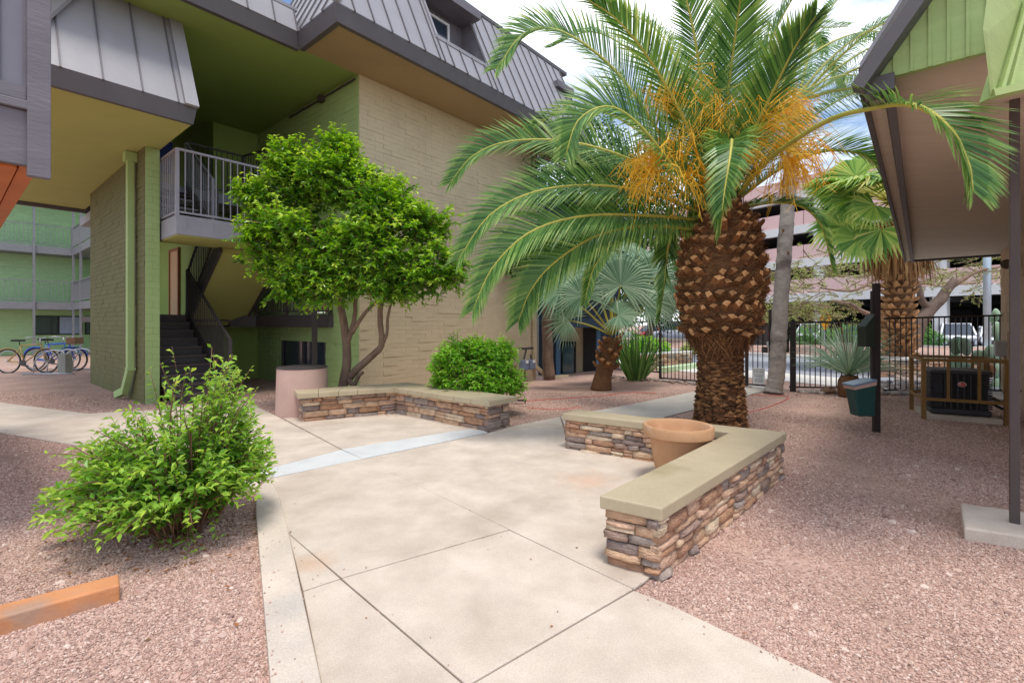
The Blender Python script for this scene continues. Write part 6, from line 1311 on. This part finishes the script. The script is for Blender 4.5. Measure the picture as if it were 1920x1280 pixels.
# tall trees filling the far left of the street view
for (x, y, Y, r_, lab) in ((1215, 560, 33, 3.0, 'dark street tree behind the blue fan palm'), (1140, 500, 30, 3.4, 'dark street tree beyond the navy building'), (1290, 520, 36, 2.8, 'dark street tree behind the date palm trunk')):
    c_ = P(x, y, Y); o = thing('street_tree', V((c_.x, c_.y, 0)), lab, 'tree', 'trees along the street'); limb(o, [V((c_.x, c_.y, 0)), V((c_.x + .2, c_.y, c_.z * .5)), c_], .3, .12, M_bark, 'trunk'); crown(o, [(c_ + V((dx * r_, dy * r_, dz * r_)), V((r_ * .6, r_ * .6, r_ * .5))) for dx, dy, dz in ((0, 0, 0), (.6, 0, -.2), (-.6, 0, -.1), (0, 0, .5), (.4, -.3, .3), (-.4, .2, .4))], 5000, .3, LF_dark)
# ================================================================ YARD OBJECTS
# pink concrete litter bin
tc_ = V((-3.62, 8.35, 0)); can = thing('litter_bin', tc_, 'pink concrete drum litter bin with dark lid beside the left seat wall', 'litter bin')
quick('drum', M_pinkcan, can, lambda q: q.lathe(tc_, [(.40, -.03), (.43, 0), (.425, .05), (.405, .78), (.4, .80), (.38, .805)], 40), smooth=True).modifiers.new('es', 'EDGE_SPLIT').split_angle = math.radians(40)
quick('lid', M_steel, can, lambda q: q.lathe(tc_, [(.39, .806), (.41, .808), (.41, .825), (.2, .845), (.01, .85)], 40))
# pet waste station
pw = G(1643, 810); ps = thing('pet_waste_station', pw, 'black post with dark green bag box and hanging green bin', 'waste station')
ax_ = V((-1, .06, 0)).normalized(); ay_ = V((-ax_.y, ax_.x, 0))
quick('post', M_black, ps, lambda q: (q.cbox(pw + AZ * 1.07, .042, .03, 1.07, ax_, ay_), q.cbox(pw + ax_ * .058 + AZ * 1.35, .014, .022, .68, ax_, ay_)), bev=.003)
bx = MB(); b0 = pw + ax_ * .073
def trap(x0, x1, z0, z1, xt, w0, w1):
    return [b0 + ax_ * x0 + ay_ * -w0 + AZ * z0, b0 + ax_ * x0 + ay_ * w0 + AZ * z0, b0 + ax_ * x1 + ay_ * w0 + AZ * z0, b0 + ax_ * x1 + ay_ * -w0 + AZ * z0, b0 + ax_ * x0 + ay_ * -w1 + AZ * z1, b0 + ax_ * x0 + ay_ * w1 + AZ * z1, b0 + ax_ * xt[0] + ay_ * w1 + AZ * xt[1], b0 + ax_ * xt[0] + ay_ * -w1 + AZ * xt[1]]
FC = [(0, 3, 2, 1), (4, 5, 6, 7), (0, 1, 5, 4), (1, 2, 6, 5), (2, 3, 7, 6), (3, 0, 4, 7)]
bx.add(trap(0, .135, 1.23, 1.70, (.135, 1.52), .09, .09), FC); bx.build('bag_box', M_green_box, ps, bev=.006)
bn = MB(); bn.add(trap(0, .235, .24, .74, (.30, .665), .10, .12), FC); bin_ = bn.build('bin', M_green_bin, ps, bev=.02)
rim = MB(); rim.add([p + AZ * .0 for p in [b0 + ax_ * -.0 + ay_ * -.135 + AZ * .742, b0 + ay_ * .135 + AZ * .742, b0 + ax_ * .325 + ay_ * .135 + AZ * .662, b0 + ax_ * .325 - ay_ * .135 + AZ * .662, b0 - ay_ * .135 + AZ * .775, b0 + ay_ * .135 + AZ * .775, b0 + ax_ * .325 + ay_ * .135 + AZ * .692, b0 + ax_ * .325 - ay_ * .135 + AZ * .692]], FC); rim.build('lid', mat('slate_lid', srgb(120, 140, 158), .4, .05, 3), bin_, bev=.005)
lin = MB(); lin.add([b0 + ax_ * -.0 + ay_ * -.122 + AZ * .69, b0 + ay_ * .122 + AZ * .69, b0 + ax_ * .303 + ay_ * .124 + AZ * .62, b0 + ax_ * .303 - ay_ * .124 + AZ * .62, b0 - ay_ * .126 + AZ * .741, b0 + ay_ * .126 + AZ * .741, b0 + ax_ * .313 + ay_ * .128 + AZ * .661, b0 + ax_ * .313 - ay_ * .128 + AZ * .661], FC); lin.build('liner', mat('pink_liner', srgb(206, 170, 158), .6, .08, 8), bin_)
# river rocks along the fence
M_rock = ramp_mat('river_rock', [srgb(150, 140, 136), srgb(176, 156, 144), srgb(128, 122, 124), srgb(168, 140, 124), srgb(196, 184, 174), srgb(110, 106, 108)], .85, 8, .2, .4, 30, attr='rnd')
def rock(q, c_, s, r_):
    t = (1 + 5 ** .5) / 2; vv = [V(p).normalized() for p in [(-1, t, 0), (1, t, 0), (-1, -t, 0), (1, -t, 0), (0, -1, t), (0, 1, t), (0, -1, -t), (0, 1, -t), (t, 0, -1), (t, 0, 1), (-t, 0, -1), (-t, 0, 1)]]
    sx, sy, sz = s * R.uniform(.8, 1.5), s * R.uniform(.7, 1.1), s * R.uniform(.45, .7); rz = Matrix.Rotation(R.uniform(0, 6), 3, 'Z'); vv = [c_ + rz @ V((p.x * sx * R.uniform(.85, 1.1), p.y * sy * R.uniform(.85, 1.1), p.z * sz)) for p in vv]
    q.add(vv, [(0, 11, 5), (0, 5, 1), (0, 1, 7), (0, 7, 10), (0, 10, 11), (1, 5, 9), (5, 11, 4), (11, 10, 2), (10, 7, 6), (7, 1, 8), (3, 9, 4), (3, 4, 2), (3, 2, 6), (3, 6, 8), (3, 8, 9), (4, 9, 5), (2, 4, 11), (6, 2, 10), (8, 6, 7), (9, 8, 1)], 0, r_)
q = MB()
for k in range(420):
    f = R.random(); p = V((6.6, 10.95, 0)).lerp(V((9.9, 10.6, 0)), f); wd = .14 + .75 * max(0, f - .45); p += V((R.uniform(-.1, .1), R.gauss(0, wd * .55), 0)); rock(q, p + AZ * .02, R.uniform(.04, .1), R.random())
for k in range(260):
    p = V((8.4, 11.2, 0)).lerp(V((11, 13.6, 0)), R.random()) + V((R.uniform(0, 2.2), R.uniform(-.5, .5), 0)); rock(q, p + AZ * .02, R.uniform(.05, .13), R.random())
for k in range(140):
    p = fpts[0].lerp(fpts[2], R.random()) + V((R.gauss(-.1, .12), R.gauss(-.1, .12), 0)); rock(q, p + AZ * .02, R.uniform(.03, .07), R.random())
tag(stuff(q.build('river_rocks', M_rock, None, smooth=True, rnd=True)), 'grey and tan river rocks lining the base of the iron fence', 'rocks')
q = MB(); rock(q, G(1553, 738) + AZ * .06, .17, .6); tag(q.build('boulder', mat('brown_rock', srgb(150, 118, 92), .9, .2, 8, .6, 30), None), 'brown boulder beside the yucca trunk', 'rock')
# pink marking string lying on the gravel
M_str = mat('pink_string', srgb(214, 92, 80), .7, .1, 8)
for pts_, lab in (([(985, 752), (1050, 748), (1130, 742), (1185, 736), (1230, 738)], 'thin red string on the gravel left of the fan palm'), ([(990, 765), (1040, 768), (1090, 764)], 'short red string beside the left seat wall'), ([(1398, 774), (1440, 764), (1478, 744), (1400, 741)], 'thin red string on the gravel near the gate')):
    t = MB(); t.tube(catmull([G(x, y) + AZ * .008 for x, y in pts_], 16), .008, 4); tag(t.build('marking_string', M_str), lab, 'string')
# small metal drain cover / utility box on the gravel
ub = G(973, 757); ut = thing('utility_stake', ub, 'small dark metal bracket on the gravel right of the left seat wall', 'bracket'); quick('plate', M_steel, ut, lambda q: q.cbox(ub + AZ * .07, .14, .04, .015)); quick('leg', M_steel, ut, lambda q: q.cbox(ub + AZ * .03 + V((.12, 0, 0)), .012, .012, .04))
# fallen leaves on the concrete
q = MB(); M_litter = leaf_mat('dry_leaf', [srgb(130, 84, 50), srgb(170, 116, 66), srgb(110, 90, 70)], .1, .8)
for k in range(34):
    x, y = R.uniform(500, 1500), R.uniform(790, 1270); p = G(x, y) + AZ * .026
    leaf(q, p, (AZ + rv(.25)).normalized(), rv(), R.uniform(.006, .024), .6, R.random())
for k in range(60): p = G(R.gauss(735, 14), R.gauss(776, 3)) + AZ * .027; leaf(q, p, (AZ + rv(.3)).normalized(), rv(), R.uniform(.02, .05), .5, R.random())
for k in range(260):
    a_ = R.uniform(0, 6.283); d_ = abs(R.gauss(0, .55)); p = bb + V((math.cos(a_) * d_ * 1.3, math.sin(a_) * d_ * .8 - .1, .012))
    if not covered(p.x, p.y): leaf(q, p, (AZ + rv(.4)).normalized(), rv(), R.uniform(.02, .05), .45, R.random())
tag(stuff(q.build('leaf_litter', M_litter, rnd=True)), 'scattered dry leaf bits on the concrete and gravel', 'leaf litter')

# ---------------------------------------------------------------- bicycles and rack
def bicycle(loc, ang, colr, label, s=1.12, basket=False):
    root = thing('bicycle', loc, label, 'bicycle', 'bicycles at the rack'); rot = Matrix.Rotation(ang, 3, 'Z'); T = lambda x, y, z: V(loc) + rot @ (V((x, y, z)) * s)
    mf = mat('bike_paint', colr, .35, .05, 3, spec=.6); fx, rx, wr = .52, -.52, .335
    def wheel(x):
        q = MB(); n = 28; c_ = [T(x + math.cos(2 * math.pi * i / n) * wr, 0, wr + math.sin(2 * math.pi * i / n) * wr) for i in range(n + 1)]; q.tube(c_, .02 * s, 6, cap=False); w_ = q.build('wheel', M_rubber, root, smooth=True)
        q = MB(); c_ = [T(x + math.cos(2 * math.pi * i / n) * (wr - .03), 0, wr + math.sin(2 * math.pi * i / n) * (wr - .03)) for i in range(n + 1)]; q.tube(c_, .009 * s, 4, cap=False); q.build('rim', M_chrome, w_)
        q = MB(); 
        for i in range(18): a_ = i * 2 * math.pi / 18; q.tube([T(x, .02 * (-1) ** i, wr), T(x + math.cos(a_) * (wr - .03), 0, wr + math.sin(a_) * (wr - .03))], .002 * s, 3, cap=False)
        q.tube([T(x, -.05, wr), T(x, .05, wr)], .018 * s, 6); q.build('spokes', M_chrome, w_)
        q = MB(); n2 = 12; q.tube([T(x + math.cos(.3 + 2.4 * i / n2) * (wr + .035), 0, wr + math.sin(.3 + 2.4 * i / n2) * (wr + .035)) for i in range(n2 + 1)], .014 * s, 5); q.build('fender', mf, root)
    wheel(fx); wheel(rx)
    bb_ = (-.08, .29); ht_, hb_, stt, stb = (.36, .82), (.40, .66), (-.2, .78), bb_
    q = MB()
    for a_, b_ in ((stb, stt), (stb, hb_), (stt, ht_), ((rx, wr), stb), ((rx, wr), (-.18, .7)), (ht_, hb_)): q.tube([T(a_[0], 0, a_[1]), T(b_[0], 0, b_[1])], .017 * s, 7)
    q.tube([T(hb_[0], 0, hb_[1]), T(fx, .04, wr)], .012 * s, 6); q.tube([T(hb_[0], 0, hb_[1]), T(fx, -.04, wr)], .012 * s, 6); q.build('frame', mf, root, smooth=True)
    quick('handlebar', M_chrome, root, lambda q: (q.tube([T(.36, 0, .82), T(.34, 0, .98)], .013 * s, 6), q.tube(catmull([T(.2, -.3, 1.0), T(.34, -.2, 1.02), T(.37, 0, .98), T(.34, .2, 1.02), T(.2, .3, 1.0)], 12), .012 * s, 6)), smooth=True)
    quick('saddle', M_rubber, root, lambda q: (q.tube([T(*[stt[0]], 0, stt[1]), T(-.22, 0, .9)], .012 * s, 6), q.prism([T(-.38, -.08, .9), T(-.38, .08, .9), T(-.25, .05, .9), T(-.06, .015, .9), T(-.06, -.015, .9), T(-.25, -.05, .9)], AZ * .05 * s)), bev=.012)
    quick('chainring', M_steel, root, lambda q: (q.lathe(T(bb_[0], -.04, bb_[1]), [(.02, 0), (.1, 0), (.1, .008), (.02, .008)], 18, ax=(rot @ V((1, 0, 0)), AZ, rot @ V((0, -1, 0)))), q.tube([T(bb_[0], -.06, bb_[1]), T(bb_[0] + .14, -.06, bb_[1] - .08)], .01 * s, 5), q.cbox(T(bb_[0] + .14, -.1, bb_[1] - .08), .05, .04, .012)))
    if basket: quick('basket', M_stem, root, lambda q: q.cbox(T(.52, 0, .9), .13 * s, .17 * s, .1 * s, rot @ V((1, 0, 0)), rot @ V((0, 1, 0))), bev=.02)
bk = G(60, 699); hb2 = math.atan2(.06, 1)
bicycle(V((bk.x - .15, bk.y, 0)), hb2, srgb(170, 140, 72), 'tan cruiser bicycle nearest in the rack at far left')
bicycle(V((bk.x + .1, bk.y + .7, 0)), hb2 + .06, srgb(30, 60, 190), 'blue bicycle with basket in the rack at far left', basket=True)
bicycle(V((bk.x - .5, bk.y + 1.2, 0)), hb2 - .05, srgb(40, 110, 150), 'teal bicycle behind the blue one in the rack')
rk = thing('bike_rack', G(100, 699), 'grey tubular bike rack with a concrete post at far left', 'bike rack'); ro = G(90, 702)
quick('ground_rail', M_chrome, rk, lambda q: (q.tube([ro + V((-.7, -.1, .03)), ro + V((.8, 0, .03))], .025, 8), q.tube([ro + V((-.7, 1.6, .03)), ro + V((.85, 1.6, .03))], .025, 8)), smooth=True)
for k in range(4): quick('loop', M_chrome, rk, lambda q: q.tube(catmull([ro + V((-.55, .1 + k * .45, .03)), ro + V((-.5, .1 + k * .45, .4)), ro + V((-.1, .1 + k * .45, .72)), ro + V((.35, .1 + k * .45, .72)), ro + V((.4, .1 + k * .45, .6))], 14), .02, 7), smooth=True)
quick('post', mat('weathered_post', srgb(150, 150, 140), .9, .15, 5, .4, 20), rk, lambda q: q.box(ro + V((.0, .3, 0)), V((.26, 0, 0)), V((0, .26, 0)), AZ * .62), bev=.02)
# water valve box and small debris near the benches
bpy.context.view_layer.update()
